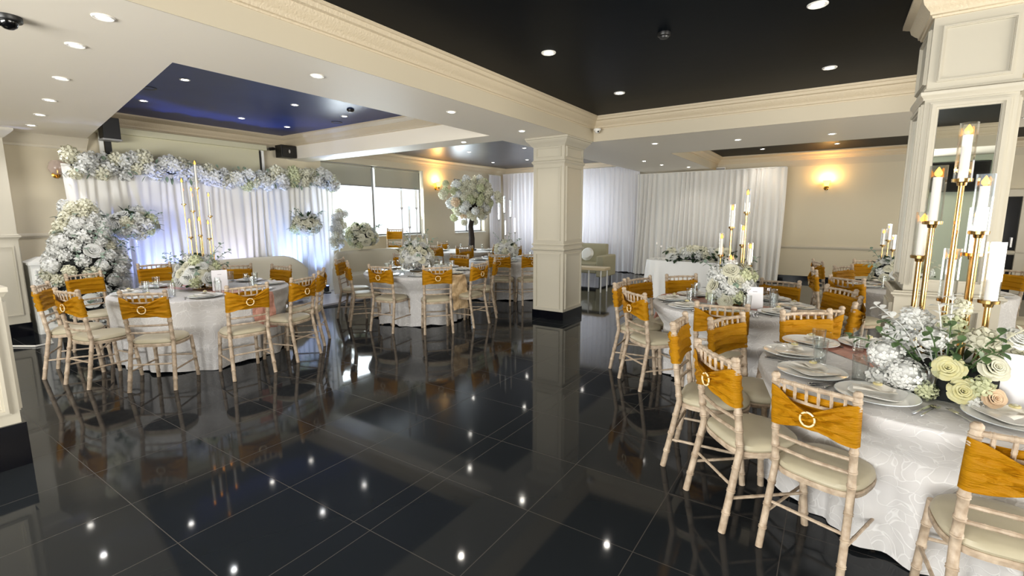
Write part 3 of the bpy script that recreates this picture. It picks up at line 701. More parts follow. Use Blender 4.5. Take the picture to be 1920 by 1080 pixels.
def place(cx, cy, px, py, tname, full, dn=None):
    """place setting centred at (px,py), facing the table centre"""
    dx, dy = cx-px, cy-py; L = math.hypot(dx,dy); dx/=L; dy/=L; rz = math.atan2(dy,dx)-PI/2
    rx, ry = dy, -dx     # diner's right
    w = dn or dirname(cx, cy, px, py); z = ZT+.006; g = 'place settings on '+tname
    item('charger', px, py, z, rz, f'white charger plate at the {w} place of {tname}', g)
    item('square', px+dx*.01, py+dy*.01, z+.0065, rz+.2, f'square side plate stacked on the charger, {w} place of {tname}', g)
    item('napkin', px-rx*.01, py-ry*.01, z+.0255, rz+.5, f'folded white napkin on the plates, {w} place of {tname}', g)
    if full: item('favour', px+dx*.005, py+dy*.005, z+.056, rz, f'tiny ivory favour ring on the napkin, {w} place of {tname}', g)
    tx, ty = px+dx*.17+rx*.13, py+dy*.17+ry*.13
    o_ = item('tumbler', tx, ty, z, rz, f'clear straight tumbler by the {w} place of {tname}', g); o_.scale = (1.15,)*3
    item('knife', px+rx*.182, py+ry*.182, z, rz, f'steel knife right of the {w} plate, {tname}', g)
    item('fork', px-rx*.183, py-ry*.183, z, rz, f'steel fork left of the {w} plate, {tname}', g)
    if full: item('spoon', px+rx*.206, py+ry*.206, z, rz+.03, f'steel spoon beside the knife, {w} place of {tname}', g)
def runner(cx, cy, r, ang, mname, label, w=.30, drop=.26):
    a = math.radians(ang); L = r*2
    def f(u, v):
        s = (u-.5)*2*(r+drop); y = (v-.5)*w; lim = math.sqrt(max(r*r-y*y,.01))
        wr = .0025*math.sin(s*37+v*9)+.002*math.sin(v*40+s*11)
        if abs(s) <= lim: x = s; z = ZT+.0022+wr*.35
        else:
            e = abs(s)-lim; o = min(1., e/.03); x = math.copysign(lim+.014+.05*o*(min(e,.5)/.5)**1.1+wr*3+.012, s); z = ZT+.003-max(0,e-.01)
        return (cx+x*math.cos(a)-y*math.sin(a), cy+x*math.sin(a)+y*math.cos(a), z)
    o = MB().grid(f, 110, 14).obj('table_runner', mname, None, True, angle=60); return tag(o, label, 'table runner', 'table runners')
def menu(x, y, ang, label, h=.21, w=.15):
    t = thing('menu_card', label, 'menu card', (x,y,ZT+.006), math.radians(ang), 'menu cards')
    for s in (-1, 1):
        MB().add([(-w/2,s*.03,0),(w/2,s*.03,0),(w/2,.0,h),(-w/2,.0,h),(-w/2,s*.032,0),(w/2,s*.032,0),(w/2,s*.002,h),(-w/2,s*.002,h)],[(0,1,2,3),(7,6,5,4),(0,4,5,1),(1,5,6,2),(2,6,7,3),(3,7,4,0)]).obj('card_panel','card',t,False)
    q = MB()
    for k, ww in enumerate((.03,.045,.02,.035,.04)):
        zz = h*(.78-.1*k); yy = -.0325*(1-zz/h)-.0012
        if k == 0 or h < .2: q.box(-ww/2*1.3,yy-.0006,zz,ww/2*1.3,yy,zz+.004)
    q.obj('printed_text','ink',t,False)

TN = {'T1':'the nearest right table','T2':'the middle right table','T3':'the back right table','L1':'the left table','L2':'the centre table','L3':'the table by the centre pillar','L4':'the table under the blossom tree'}
def chairs_for(key, lst):
    n0 = len(CH)
    for mx, my, ang, desc, *z in lst:
        put_chair(mx, my, ang, f'limewashed chair with mustard sash, {desc}', 'sashed chairs around '+TN[key], *(z or ()))
    return CH[n0:]
TB = {'T1':(5.50,2.98,.80),'T2':(4.24,4.76,.74),'T3':(5.95,6.95,.78),'L1':(-1.30,2.42,.93),'L2':(-.42,5.22,.88),'L3':(-.45,7.75,.80),'L4':(-2.75,9.2,.80)}
CHAIRS = {
'T1':[(4.22,2.90,3,'edge-on at the left of the nearest right table'),(4.55,2.36,40,'near front-left of the nearest right table'),(5.00,2.13,70,'large one in the foreground at the nearest right table',0,(.88,.95,.93)),
      (5.66,1.90,95,'cut off by the bottom right corner',0,(.95,.97,.95)),(4.90,3.84,-51,'facing the camera behind the nearest right table'),(4.44,3.32,-24,'between the nearest and middle right tables')],
'T2':[(3.50,4.06,50,'front-left of the middle right table'),(4.32,3.80,98,'ring side showing, front of the middle right table'),(3.14,4.62,5,'thin edge-on back at the left of the middle right table'),
      (3.20,5.08,-22,'back-left of the middle right table, near the cake table'),(3.54,5.60,-48,'behind the middle right table, left of its flowers'),(4.58,5.66,-100,'behind the menu card of the middle right table'),
      (5.13,5.34,-142,'tilted one back-right of the middle right table'),(5.24,4.58,172,'side-on, right of the middle right table'),(4.97,4.00,125,'hidden behind a chair of the nearest table')],
'T3':[(5.18,6.02,52,'ring side showing, front of the back right table'),(4.86,6.77,8,'side-on at the left of the back right table'),(5.17,7.50,-32,'behind the left edge of the back right table'),
      (4.86,8.15,20,'farther back, side-on near the right wall'),(5.48,8.75,-60,'farthest one in front of the right wall rail'),(6.85,8.05,-128,'seen right of the mirrored pillar, facing the camera'),(7.05,7.1,188,'side-on, seen right of the mirrored pillar')],
'L1':[(-.21,1.43,133,'front centre of the left table, ring in the middle'),(.18,2.18,171,'front-right of the left table beside its menu card'),(-.96,1.08,101,'second from the left edge at the left table'),
      (-1.70,1.06,62,'leftmost in the photo at the left table'),(-2.62,1.64,17,'facing the camera before the big flower column'),(-2.83,2.46,-2,'facing the camera behind the tumblers of the left table',.04),
      (-2.12,3.22,-42,'half hidden behind the menu card of the left table'),(-1.45,3.50,-82,'facing the camera before the long sofa at the left table'),(.04,2.88,198,'right end of the left table, ring seen at an angle'),(-.40,3.42,226,'behind the right end chair of the left table')],
'L2':[(-.20,4.20,100,'front-left of the centre table, heart-shaped ring'),(.55,4.56,140,'front of the centre table, right of its flowers'),(-1.0,4.28,55,'second from the left at the centre table'),(-1.62,4.60,35,'leftmost at the centre table before the white sofa'),
      (-1.55,5.95,-35,'facing the camera at the back-left of the centre table'),(-.50,6.28,-84,'facing the camera at the back of the centre table'),(.73,5.28,182,'right end of the centre table, turned away'),(.50,5.98,215,'behind the right end chair of the centre table')],
'L3':[(.02,6.78,112,'ring side showing, table left of the centre pillar'),(.52,7.12,140,'half hidden by the centre pillar'),(-1.0,8.75,-60,'behind the table left of the centre pillar'),(.15,8.65,-120,'partly behind the pillar, by the far white drape'),(-1.45,7.6,5,'pale one left of the table by the centre pillar')],
'L4':[(-2.0,8.25,125,'front-right under the blossom tree'),(-2.75,8.10,90,'front under the blossom tree'),(-3.55,8.45,45,'left of the tree trunk by the window'),(-3.7,9.4,0,'beside the window wall under the blossom tree'),(-1.95,9.95,-135,'right of the tree trunk by the far drape'),(-1.72,9.2,180,'facing left under the right side of the blossom tree')],
}
CL = {}
for k, lst in CHAIRS.items():
  CSC[0] = (1,1,.965) if k in ('T1','T2') else None; CL[k] = chairs_for(k, lst)
for i, (k, (cx, cy, r)) in enumerate(TB.items()):
    table_obj(cx, cy, r, f'round banquet table hidden under the cloth of {TN[k]}', 'round tables')
    cloth_obj(cx, cy, r, f'white damask cloth draped to the floor over {TN[k]}', CL[k], 11+i, 'round tablecloths')
# place settings
for px, py in ((4.87,3.10),(4.95,3.44),(4.98,2.72),(5.25,2.49),(5.71,2.46),(5.27,3.58),(6.05,2.75),(6.1,3.2)):
    place(5.50, 2.98, px, py, TN['T1'], True, {(4.87,3.10):'left',(4.95,3.44):'back-left',(4.98,2.72):'front-left',(5.25,2.49):'front',(5.71,2.46):'front-right',(5.27,3.58):'back',(6.05,2.75):'right',(6.1,3.2):'back-right'}[(px,py)])
for key, full in (('T2',True),('L1',True),('L2',False),('T3',False),('L3',False),('L4',False)):
    cx, cy, r = TB[key]; nn = 8 if r > .73 else 7; a0 = {'T2':.2,'L1':.35,'L2':.1}.get(key,0)
    nn = {'T3':5,'L3':5,'L4':4}.get(key, 8)
    to = math.atan2(-.28-cy, 5.02-cx); seen = set()
    for q in range(nn):
        a = to+2*PI*q/nn
        w = dirname(cx, cy, cx+math.cos(a), cy+math.sin(a))
        if w in seen: continue
        seen.add(w); place(cx, cy, cx+(r-.2)*math.cos(a), cy+(r-.2)*math.sin(a), TN[key], full)
for key, offs in (('L1',((-.35,-.1),(-.25,.3),(.3,.35),(.45,-.05))),('L2',((-.4,-.1),(-.3,.2),(.35,.1),(.2,-.35))),('T2',((-.35,.1),(.3,.1)))):
    cx, cy, r = TB[key]
    for ox, oy in offs: item('wine', cx+ox, cy+oy, ZT+.006, 0, f'stemmed wine glass {dirname(cx,cy,cx+ox,cy+oy)} of the flowers on {TN[key]}', 'wine glasses')
runner(5.50,2.98,.80,-52,'runner','rose gold runner across the nearest right table under the flowers'); runner(4.24,4.76,.74,-20,'runner','rose gold runner across the middle right table')
runner(-1.30,2.42,.93,12,'runner','rose gold runner hanging at the right side of the left table',drop=.42); runner(-.42,5.22,.88,-8,'runner_gold','champagne gold runner hanging at the right of the centre table',drop=.5)
menu(5.775,2.61,-16,'white menu card standing beside the flowers of the nearest right table', .25, .17)
menu(4.46,4.60,22,'white menu card right of the flowers on the middle right table', .2, .14)
menu(-.99,2.46,66,'white menu card right of the flowers on the left table', .24, .16)
t = thing('lighter', 'small black lighter lying near the flowers of the nearest right table', 'lighter', (5.26,2.90,ZT+.001), math.radians(35))
MB().box(-.045,-.009,0,.03,.009,.014).obj('lighter_body','black',t,False,.003); MB().box(.03,-.009,0,.045,.009,.013).obj('metal_cap','black_gloss',t,False,.002)

# ------------------------------------------------------------------ flowers
def petal(mb, phi, r0, r1, h, dphi, z0=0, curl=.1):
    def f(u, v):
        a = phi+(u-.5)*2*dphi*math.sin(PI*(.12+.68*v))**.8; rr = r0+(r1-r0)*v**1.4; z = z0+h*math.sin(v*PI*.55)-curl*max(0,v-.7)**1*1.5
        rr *= 1-.06*abs(u-.5)*2
        return (rr*math.cos(a), rr*math.sin(a), z)
    mb.grid(f, 4, 4)
def ball(m, k, dark=False):
    return m.grid(lambda u, v: (k*math.cos(2*PI*u)*math.sin(PI*v), k*math.sin(2*PI*u)*math.sin(PI*v), k*math.cos(PI*v)), 10, 6, True)
def rose_mb(seed=1):
    r = random.Random(seed); m = MB()
    for n, r0, r1, h, dp, z0 in ((3,.05,.16,.55,1.25,.24),(4,.12,.31,.57,1.05,.21),(5,.22,.48,.56,.9,.16),(6,.34,.68,.5,.78,.1),(7,.46,.88,.42,.68,.04),(7,.5,1.06,.27,.64,0)):
        o = r.random()*6
        for k in range(n): petal(m, o+2*PI*k/n+r.uniform(-.12,.12), r0, r1*r.uniform(.92,1.08), h*r.uniform(.92,1.08), dp, z0)
    return m
def puff_mb(seed, n=30, big=.42):
    """ruffled blossom head, radius about 1"""
    r = random.Random(seed); m = ball(MB(), .62)
    for i in range(n):
        z = 1-1.75*i/n; a = i*2.399963; rr = math.sqrt(max(0,1-z*z)); d = Vector((rr*math.cos(a), rr*math.sin(a), z))
        t1 = d.orthogonal().normalized(); t2 = d.cross(t1); c = d*r.uniform(.62,.84); ro = r.random()*6; b = big*r.uniform(.8,1.2)
        for k in range(3):
            aa = ro+k*2.09; e = t1*math.cos(aa)+t2*math.sin(aa); g = d.cross(e)
            vs = [c, c+e*b*.5+g*b*.4+d*.12, c+e*b*1.0+d*.2, c+e*b*.5-g*b*.4+d*.12, c+e*b*1.0+g*b*.35+d*.1]
            m.add([vs[0],vs[1],vs[4],vs[2],vs[3]], [(0,1,2,3),(0,3,4)])
    return m
def hydra_mb(seed, n=52):
    r = random.Random(seed); m = ball(MB(), .74)
    for i in range(n):
        z = 1-1.7*i/n; a = i*2.399963; rr = math.sqrt(max(0,1-z*z)); d = Vector((rr*math.cos(a), rr*math.sin(a), z)); t1 = d.orthogonal().normalized(); t2 = d.cross(t1); c = d*r.uniform(.74,1.06)*(1+.12*math.sin(a*2+z*3)); ro = r.random()*6
        for k in range(4):
            aa = ro+k*PI/2; e = t1*math.cos(aa)+t2*math.sin(aa); g = d.cross(e); b = .25
            m.add([c, c+e*b*.6+g*b*.45+d*.03, c+e*b*1.05+d*.0, c+e*b*.6-g*b*.45+d*.03], [(0,1,2,3)])
    return m
def leaf(m, p, d, L, w, seed=0):
    d = Vector(d).normalized(); s = d.cross(Vector((0,0,1))); s = s.normalized() if s.length > .1 else Vector((1,0,0)); n = s.cross(d)
    p = Vector(p); vs = []
    for k, (t, ww) in enumerate(((0,.05),(.3,.8),(.6,1),(.85,.6),(1,.02))):
        c = p+d*L*t-n*0+Vector((0,0,-.25*L*t*t)); vs += [c-s*w*ww*.5+n*w*.12*ww, c, c+s*w*ww*.5+n*w*.12*ww]
    m.add(vs, [(i*3+j, i*3+j+1, i*3+j+4, i*3+j+3) for i in range(4) for j in range(2)])
def sprig(m, p, d, L, n=7, lw=.03, seed=1):
    r = random.Random(seed); d = Vector(d).normalized(); p = Vector(p); pts = [p+d*L*k/5+Vector((0,0,.12*L*math.sin(k/5*PI)))for k in range(6)]
    m.tube(pts, [.003]*5+[.001], 5)
    for k in range(n):
        t = (k+1.5)/(n+1.5)*5; i = min(4,int(t)); q = pts[i].lerp(pts[i+1], t-i); s = d.orthogonal().normalized(); s = Matrix.Rotation(k*2.4+r.random(),3,d)@s
        leaf(m, q, d*.6+s, lw*1.4, lw)
ME = {}
for nm, f, mt in (('rose','r','pet_rose'),('rose_white','r','pet_white'),('rose_peach','r','pet_peach'),('rose_cream','r','pet_cream')): ME[nm] = rose_mb(len(nm)).mesh('rose', mt, True, 80)
ME['hyd'] = hydra_mb(3).mesh('hydrangea','pet_white',True,80); ME['hyd_cream'] = hydra_mb(4).mesh('hydrangea','pet_green',True,80)
ME['puff'] = puff_mb(5).mesh('blossom','pet_white',True,80); ME['puff_cream'] = puff_mb(6).mesh('blossom','pet_cream',True,80); ME['puff_blush'] = puff_mb(8).mesh('blossom','pet_blush',True,80); ME['puff_green'] = puff_mb(9).mesh('blossom','pet_green',True,80)
def bloom(parent, key, p, d, s, name=None):
    o = mk({'rose':'rose','rose_white':'rose','rose_peach':'rose','rose_cream':'rose','hyd':'hydrangea','hyd_cream':'hydrangea'}.get(key,'blossom'), ME[key], parent)
    q = Vector(d).to_track_quat('Z','Y'); o.rotation_euler = q.to_euler(); o.location = p; o.scale = (s,s,s*(1 if 'rose' not in key else .9)); return o
def arrangement(name, label, cat, loc, rx, rz, n, size, mix, seed, group=None, leaves=26, sprigs=0, zc=0, up=.2, spr_L=.3):
    """mound of blooms on a filler core, dark to paint in shaded gaps"""
    r = random.Random(seed); t = thing(name, label, cat, loc, 0, group); tb = name == 'floral_centrepiece'
    def core(u, v):
        a = 2*PI*u; b = (0 if tb else -PI*.35)+(PI*(.5 if tb else .8))*v; k = .82+.06*math.sin(5*a+seed)
        return (rx*k*math.cos(a)*math.cos(b), rx*k*math.sin(a)*math.cos(b), zc+rz*k*math.sin(b))
    MB().grid(core, 20, 10, True).obj('filler_core','dark_filler',t)
    lf = MB()
    for i in range(n):
        zz = 1-(1.2 if tb else 1.8)*(i+.5)/n; a = i*2.399963+seed; rr = math.sqrt(max(0,1-zz*zz)); d = Vector((rr*math.cos(a), rr*math.sin(a), zz))
        p = (d.x*rx*r.uniform(.84,1.0), d.y*rx*r.uniform(.84,1.0), max(zc+d.z*rz*r.uniform(.84,1.0), size*.6 if tb else -9)); dn = Vector((d.x/rx, d.y/rx, d.z/rz)).normalized()+Vector((0,0,up))
        bloom(t, r.choice(mix), p, dn, size*r.uniform(.75,1.2))
    for i in range(leaves):
        a = r.random()*6.28; b = r.uniform(-.3,1.3); d = Vector((math.cos(a)*math.cos(b), math.sin(a)*math.cos(b), math.sin(b)))
        leaf(lf, (d.x*rx*.85, d.y*rx*.85, max(zc+d.z*rz*.85, .05 if tb else -9)), d+Vector((0,0,.35 if tb else .1)), size*r.uniform(1.3,2.2), size*r.uniform(.5,.9))
    lf.obj('leaves','leaf_dark',t)
    if sprigs:
        for i in range(sprigs):
            sm = MB()
            a = 2*PI*i/sprigs+r.random(); b = r.uniform(.15,1.0); d = Vector((math.cos(a)*math.cos(b), math.sin(a)*math.cos(b), math.sin(b)))
            sprig(sm, (d.x*rx*.7, d.y*rx*.7, zc+d.z*rz*.7), d, spr_L*r.uniform(.8,1.2), 8, .035, seed+i)
            sm.obj('eucalyptus_sprig','leaf_euca',t)
    return t
def candelabra(label, cx, cy, cands, base_r=.14, s=1.0, glass_r=.024, lit=True, met='gold'):
    """cands: (x, y, z of the flame, glass height)"""
    t = thing('candelabra', label, 'candelabra', (cx,cy,ZT+.012), 0, 'candelabras')
    MB().lathe([(.001,0),(base_r,0),(base_r,.008),(.03,.016),(.02,.03),(.001,.032)], 28).obj('base',met,t)
    for i, (x, y, z, gh) in enumerate(cands):
        lx, ly = x-cx, y-cy; zt = z-ZT-.012; zb = zt-gh
        sr = .0085*s if met == 'gold' else .006
        st = MB().tube([(lx*.55,ly*.55,.02),(lx*.8,ly*.8,.12),(lx,ly,.3) if zb > .4 else (lx,ly,zb*.6),(lx,ly,zb)], sr, 10).obj('stem',met,t)
        MB().lathe([(.001,-.02),(.012*s,-.018),(.014*s,-.004),(glass_r+.004,0),(glass_r+.005,.014),(glass_r-.004,.016),(.001,.016)], 16, (lx,ly,zb)).obj('candle_cup',met,st)
        MB().lathe([(glass_r,.01),(glass_r,gh+.035),(glass_r-.002,gh+.035),(glass_r-.002,.012)], 8, (lx,ly,zb), close=True).obj('glass_tube','glass',st,False)
        MB().lathe([(.001,.014),(glass_r*.52,.014),(glass_r*.52,gh-.02),(.001,gh-.018)], 12, (lx,ly,zb)).obj('candle','candle',st)
        if lit: MB().lathe([(.001,gh-.02),(glass_r*.4,gh-.010),(glass_r*.44,gh+.002),(glass_r*.2,gh+.018),(.001,gh+.028)], 10, (lx,ly,zb)).obj('flame','flame',st)
    return t
# nearest right table: candelabra + big centrepiece
candelabra('gold candelabra with seven glass candles in front of the mirrored pillar', 5.55, 2.80,
  [(5.51,2.84,2.01,.235),(5.42,2.83,1.82,.245),(5.585,2.80,1.77,.24),(5.52,2.90,1.42,.23),(5.65,2.79,1.46,.25),(5.40,2.93,1.60,.2),(5.60,2.93,1.62,.2)], .12, 1.45, .035)
r = random.Random(5)
t = thing('floral_centrepiece', 'large white and cream rose arrangement at the foot of the nearest gold candelabra', 'flower arrangement', (5.53,2.76,ZT+.004), 0, 'table centrepieces')
MB().grid(lambda u, v: ((.23)*math.cos(2*PI*u)*math.cos(1.4*v), (.17)*math.sin(2*PI*u)*math.cos(1.4*v), .16*math.sin(1.4*v)), 24, 8, True).obj('filler_core','dark_filler',t)  # core darkened to read as shade deep between the roses
for key, px, py, pz, dx, dy, dz, s in (
   ('rose',-.02,-.15,.15,-.15,-1,.55,.062),('rose',.03,-.20,.065,0,-1,.5,.060),('rose_cream',.13,-.14,.18,.3,-.9,.5,.062),('rose_peach',.13,-.21,.06,.3,-1,.4,.045),
   ('puff_green',.09,-.20,.10,.2,-1,.5,.05),('hyd',-.17,-.14,.09,-.5,-.9,.5,.085),('hyd',-.24,-.05,.16,-.8,-.4,.6,.085),('puff',-.26,-.12,.05,-.8,-.8,.3,.06),('puff',-.20,0,.27,-.6,0,.9,.07),
   ('puff',-.12,.02,.33,-.2,-.3,1,.065),('puff',-.16,-.06,.36,-.3,-.4,1,.055),('hyd',-.08,-.08,.27,-.2,-.8,.8,.07),('puff_cream',.10,-.06,.28,.2,-.6,.9,.065),('puff_green',.0,-.02,.33,0,-.4,1,.06),('puff_cream',.02,-.02,.42,0,-.4,1,.045),
   ('rose_white',.20,-.05,.30,.5,-.6,.7,.06),('puff_cream',.28,-.02,.32,.8,-.3,.7,.055),('puff',.33,.0,.27,.9,-.2,.5,.05),('puff_cream',.22,-.06,.20,.6,-.8,.5,.06),('hyd_cream',.24,.08,.15,.8,.4,.5,.07),
   ('puff_green',-.09,-.19,.045,-.3,-1,.3,.045),('puff',.07,-.22,.03,.1,-1,.2,.035),('rose_white',-.05,.14,.14,0,1,.5,.06),('hyd',.1,.15,.12,.3,1,.5,.08),('hyd',-.17,.12,.14,-.6,.8,.5,.08),('rose',.22,.02,.1,.9,0,.4,.06)):
    bloom(t, key, (px,py,pz), (dx,dy,dz), s)
lf = MB(); r = random.Random(8)
for i in range(46):
    a = r.random()*6.28; b = r.uniform(0,1.2); d = Vector((math.cos(a)*math.cos(b), math.sin(a)*math.cos(b), math.sin(b))); leaf(lf, (d.x*.2,d.y*.15,d.z*.15+.02), d, r.uniform(.07,.12), r.uniform(.03,.055))
lf.obj('leaves','leaf_dark',t)
lf = MB()
for i, (a, b) in enumerate(((-2.0,.9),(-1.6,.8),(-2.6,.7),(-.6,.6),(-.2,.5),(-1.2,.7),(3.0,.4),(-1.75,1.1),(0.1,.8),(-2.9,.9),(-.9,1.0))):
    d = Vector((math.cos(a)*math.cos(b), math.sin(a)*math.cos(b), math.sin(b))); sprig(lf, (d.x*.12,d.y*.1,.08), d, .34, 10, .034, i)
lf.obj('leafy_sprigs','leaf_green',t)
for i, (a, b, L) in enumerate(((-2.3,1.0,.36),(-2.7,.9,.34),(-2.0,1.15,.38),(3.0,.9,.36),(-1.8,1.3,.40),(-.3,.75,.40),(-.6,.9,.36),(.1,.6,.42))):
    d = Vector((math.cos(a)*math.cos(b), math.sin(a)*math.cos(b), math.sin(b))); q = MB(); sprig(q, (d.x*.14,d.y*.1,.12), d, L, 16, .03, 50+i); q.obj('blossom_spray','pet_white' if i < 5 else 'pet_cream',t)
# middle right table
candelabra('gold candelabra with five lit candles on the middle right table', 4.24, 4.74,
  [(4.33,4.72,1.83,.19),(4.21,4.70,1.69,.19),(4.13,4.70,1.42,.19),(4.38,4.74,1.33,.19),(4.23,4.66,1.22,.14),(4.30,4.80,1.5,.17)], .12)
arrangement('floral_centrepiece','white rose mound below the candles of the middle right table','flower arrangement',(4.24,4.72,ZT+.02),.21,.30,44,.066,['rose_white','rose_cream','puff','rose_cream','puff_green'],2,'table centrepieces',30,3,.10)
# left table
candelabra('gold candelabra with seven tall candles on the left table', -1.33, 2.42,
  [(-1.33,2.46,2.26,.30),(-1.40,2.33,2.05,.28),(-1.35,2.40,1.95,.26),(-1.27,2.55,1.89,.26),(-1.38,2.36,1.58,.2),(-1.28,2.52,1.56,.2),(-1.32,2.44,1.6,.2)], .12, .72, .02)
arrangement('floral_centrepiece','white rose mound with eucalyptus on the left table','flower arrangement',(-1.33,2.38,ZT+.02),.24,.26,44,.07,['rose_white','rose_cream','puff','rose_white','puff_green'],4,'table centrepieces',30,9,.12,spr_L=.32)
# centre table
candelabra('thin candelabra without flames on the centre table before the bright window', -.52, 5.24,
  [(-.66,5.09,2.05,.3),(-.58,5.17,1.75,.3),(-.50,5.25,2.05,.3),(-.44,5.31,1.6,.3),(-.38,5.35,1.3,.2),(-.62,5.2,1.3,.2)], .12, .8, .016, False, 'frame_grey')
arrangement('floral_centrepiece','tall loose white mound with twigs on the centre table','flower arrangement',(-.50,5.22,ZT+.02),.24,.33,46,.07,['rose_white','puff','puff_cream','rose_cream'],6,'table centrepieces',30,8,.14,spr_L=.34)
candelabra('thin candelabra on the table left of the centre pillar', -.40, 7.62,
  [(-.48,7.48,1.85,.3),(-.40,7.55,1.98,.3),(-.30,7.62,1.9,.3),(-.22,7.66,1.55,.25),(-.34,7.5,1.5,.25)], .12, .8, .016, False, 'frame_grey')
arrangement('floral_centrepiece','small white mound on the table left of the centre pillar','flower arrangement',(-.40,7.60,ZT+.02),.21,.24,32,.075,['rose_white','puff','puff_cream'],9,'table centrepieces',24,4,.12)
candelabra('small lit candelabra on the back right table beside the pillar edge', 5.62, 7.02,
  [(5.53,7.02,1.42,.17),(5.58,7.02,1.48,.17),(5.63,7.01,1.35,.15),(5.72,7.0,1.3,.2)], .1, .7)
arrangement('floral_centrepiece','small white arrangement with dark leaves on the back right table','flower arrangement',(5.62,7.0,ZT+.02),.17,.22,28,.062,['rose_white','puff','rose_cream'],12,'table centrepieces',30,4,.10)
# hide nothing: prototypes are re-used as real items below
for k, o in protos.items():
    for ch in kids(o): bpy.data.objects.remove(ch)
    bpy.data.objects.remove(o)

# ------------------------------------------------------------------ backdrop, drapes
def drape(name, label, p0, p1, z0, z1, pleats, amp, m, group, seed, flare=.0, hang=0):
    r = random.Random(seed); a = Vector(p0); b = Vector(p1); d = (b-a); L = d.length; d /= L; n = Vector((-d.y, d.x)); nu = pleats*7
    ph = [r.random()*6.28 for _ in range(4)]; off = [r.uniform(-.3,.3) for _ in range(pleats+2)]
    def f(u, v):
        k = u*pleats; i = int(k); fr = k-i; w = off[i]*(1-fr)+off[i+1]*fr
        s = math.sin(2*PI*(k+w)+ph[0]); A = amp*(.45+.55*(1-v))*(1+.35*math.sin(k*.7+ph[1]))
        q = a+d*L*(u+.006*math.sin((1-v)*3+k)); o = n*(A*s+flare*(1-v)**1.5)
        return (q.x+o.x, q.y+o.y, z0+(z1-z0)*v+(.01*math.sin(k*2.1+ph[2]) if v == 0 else 0))
    me = MB().grid(f, nu, 8)
    t = thing(name, label, 'drape', (0,0,0), 0, group); me.obj('pleated_fabric', m, t, True, angle=180)
    MB().tube([(*p0,z1+.005),(*p1,z1+.005)], .014, 8).obj('rail','white_plastic',t); return t
drape('backdrop_drape','white pleated backdrop lit blue, behind the sofas and under the flower garland',(-3.98,1.90),(-3.98,6.25),.05,2.36,34,.035,'drape_back','pleated drapes',1)
drape('wall_drape','long white sheer drape on the far wall behind the centre pillar',(XW+.25,13.1),(.42,12.95),.02,3.0,32,.05,'drape','pleated drapes',3,0)
drape('wall_drape','heavy pale pleated drape right of the centre pillar',(.42,12.85),(4.0,12.85),.02,2.74,26,.055,'drape_back','pleated drapes',4,-.14)
drape('wall_drape','sheer white drape hanging beside the far window',(XW+.16,12.45),(XW+.16,13.1),.02,2.95,5,.03,'drape','pleated drapes',5)
# garland
t = thing('flower_garland','thick white flower garland along the top of the backdrop drape','garland',(-3.93,4.05,2.36))
r = random.Random(21)
for i in range(96):
    u = i/95; y = -2.08+4.3*u; th = .15+.07*max(0,1-u*5); a = r.random()*6.28; rr = th*r.uniform(.35,1)
    bloom(t, r.choice(['puff','puff','puff_cream','puff_green' if u > .45 else 'puff','puff_cream']), (rr*math.cos(a)*.8+.03, y+r.uniform(-.03,.03), rr*math.sin(a)*.85+.05*math.sin(u*9)), (abs(math.cos(a))+.5, r.uniform(-.4,.4), math.sin(a)), r.uniform(.095,.135))
lf = MB()
for i in range(120):
    a = r.random()*6.28; leaf(lf, (.08*math.cos(a)+.05, r.uniform(-2.2,2.2), .1*math.sin(a)), (math.cos(a)*.8+.3, r.uniform(-1,1), math.sin(a)), .1, .045)
lf.obj('leaves','leaf_euca',t)
MB().tube([(0,-2.05,0),(0,2.2,0)], .05, 8).obj('garland_core','dark_filler',t)
# bouquets on clear stands
def stand(x, y, h, label):
    t = thing('flower_stand', label, 'stand', (x,y,.04), 0, 'clear flower stands')
    MB().lathe([(.001,0),(.14,0),(.14,.012),(.001,.012)],24).obj('base','glass',t); MB().tube([(0,0,.012),(0,0,h)],.022,12).obj('pole','glass',t)
    MB().lathe([(.001,h),(.12,h),(.12,h+.01),(.001,h+.01)],24).obj('top_disc','glass',t)
def rnd_bouquet(x, y, z, rx, rz, n, label, seed, mix=('rose_white','puff','puff_cream','rose_cream','puff_green')):
    arrangement('bouquet', label, 'flower arrangement', (x,y,z), rx, rz, n, .092, list(mix), seed, 'bouquets around the backdrop', 30, 5, 0)
stand(-3.66,2.56,1.30,'clear stand under the bouquet left of the backdrop centre'); rnd_bouquet(-3.65,2.55,1.52,.26,.2,30,'round white bouquet floating left before the blue-lit drape',31)
stand(-3.66,5.37,1.26,'clear stand under the bouquet at the right of the backdrop'); rnd_bouquet(-3.65,5.36,1.46,.24,.19,28,'round white bouquet at the right end of the blue-lit drape',32)
stand(-3.62,6.66,.98,'clear stand under the low bouquet by the window'); rnd_bouquet(-3.60,6.66,1.19,.33,.24,36,'wide white bouquet above the short sofa by the window',33)
# orchid spray falling at the right edge of the drape
t = thing('orchid_spray','white orchid spray hanging at the right edge of the backdrop','flower arrangement',(-3.80,6.22,1.0)); r = random.Random(5)
for i in range(22):
    u = i/21; bloom(t, r.choice(['puff','puff_cream']), (.06*math.sin(i)+.04, .1*math.sin(i*1.7)-.1*u, .72-.72*u), (1,r.uniform(-.6,.6),r.uniform(-.2,.5)), .085)
MB().tube([(0,0,.75),(0,0,.3),(0,-.1,-.05)],.008,6).obj('stem','leaf_green',t)
MB().tube([(-.05,.03,-.95),(-.05,.03,.72)],.012,8).obj('support_rod','white_plastic',t)
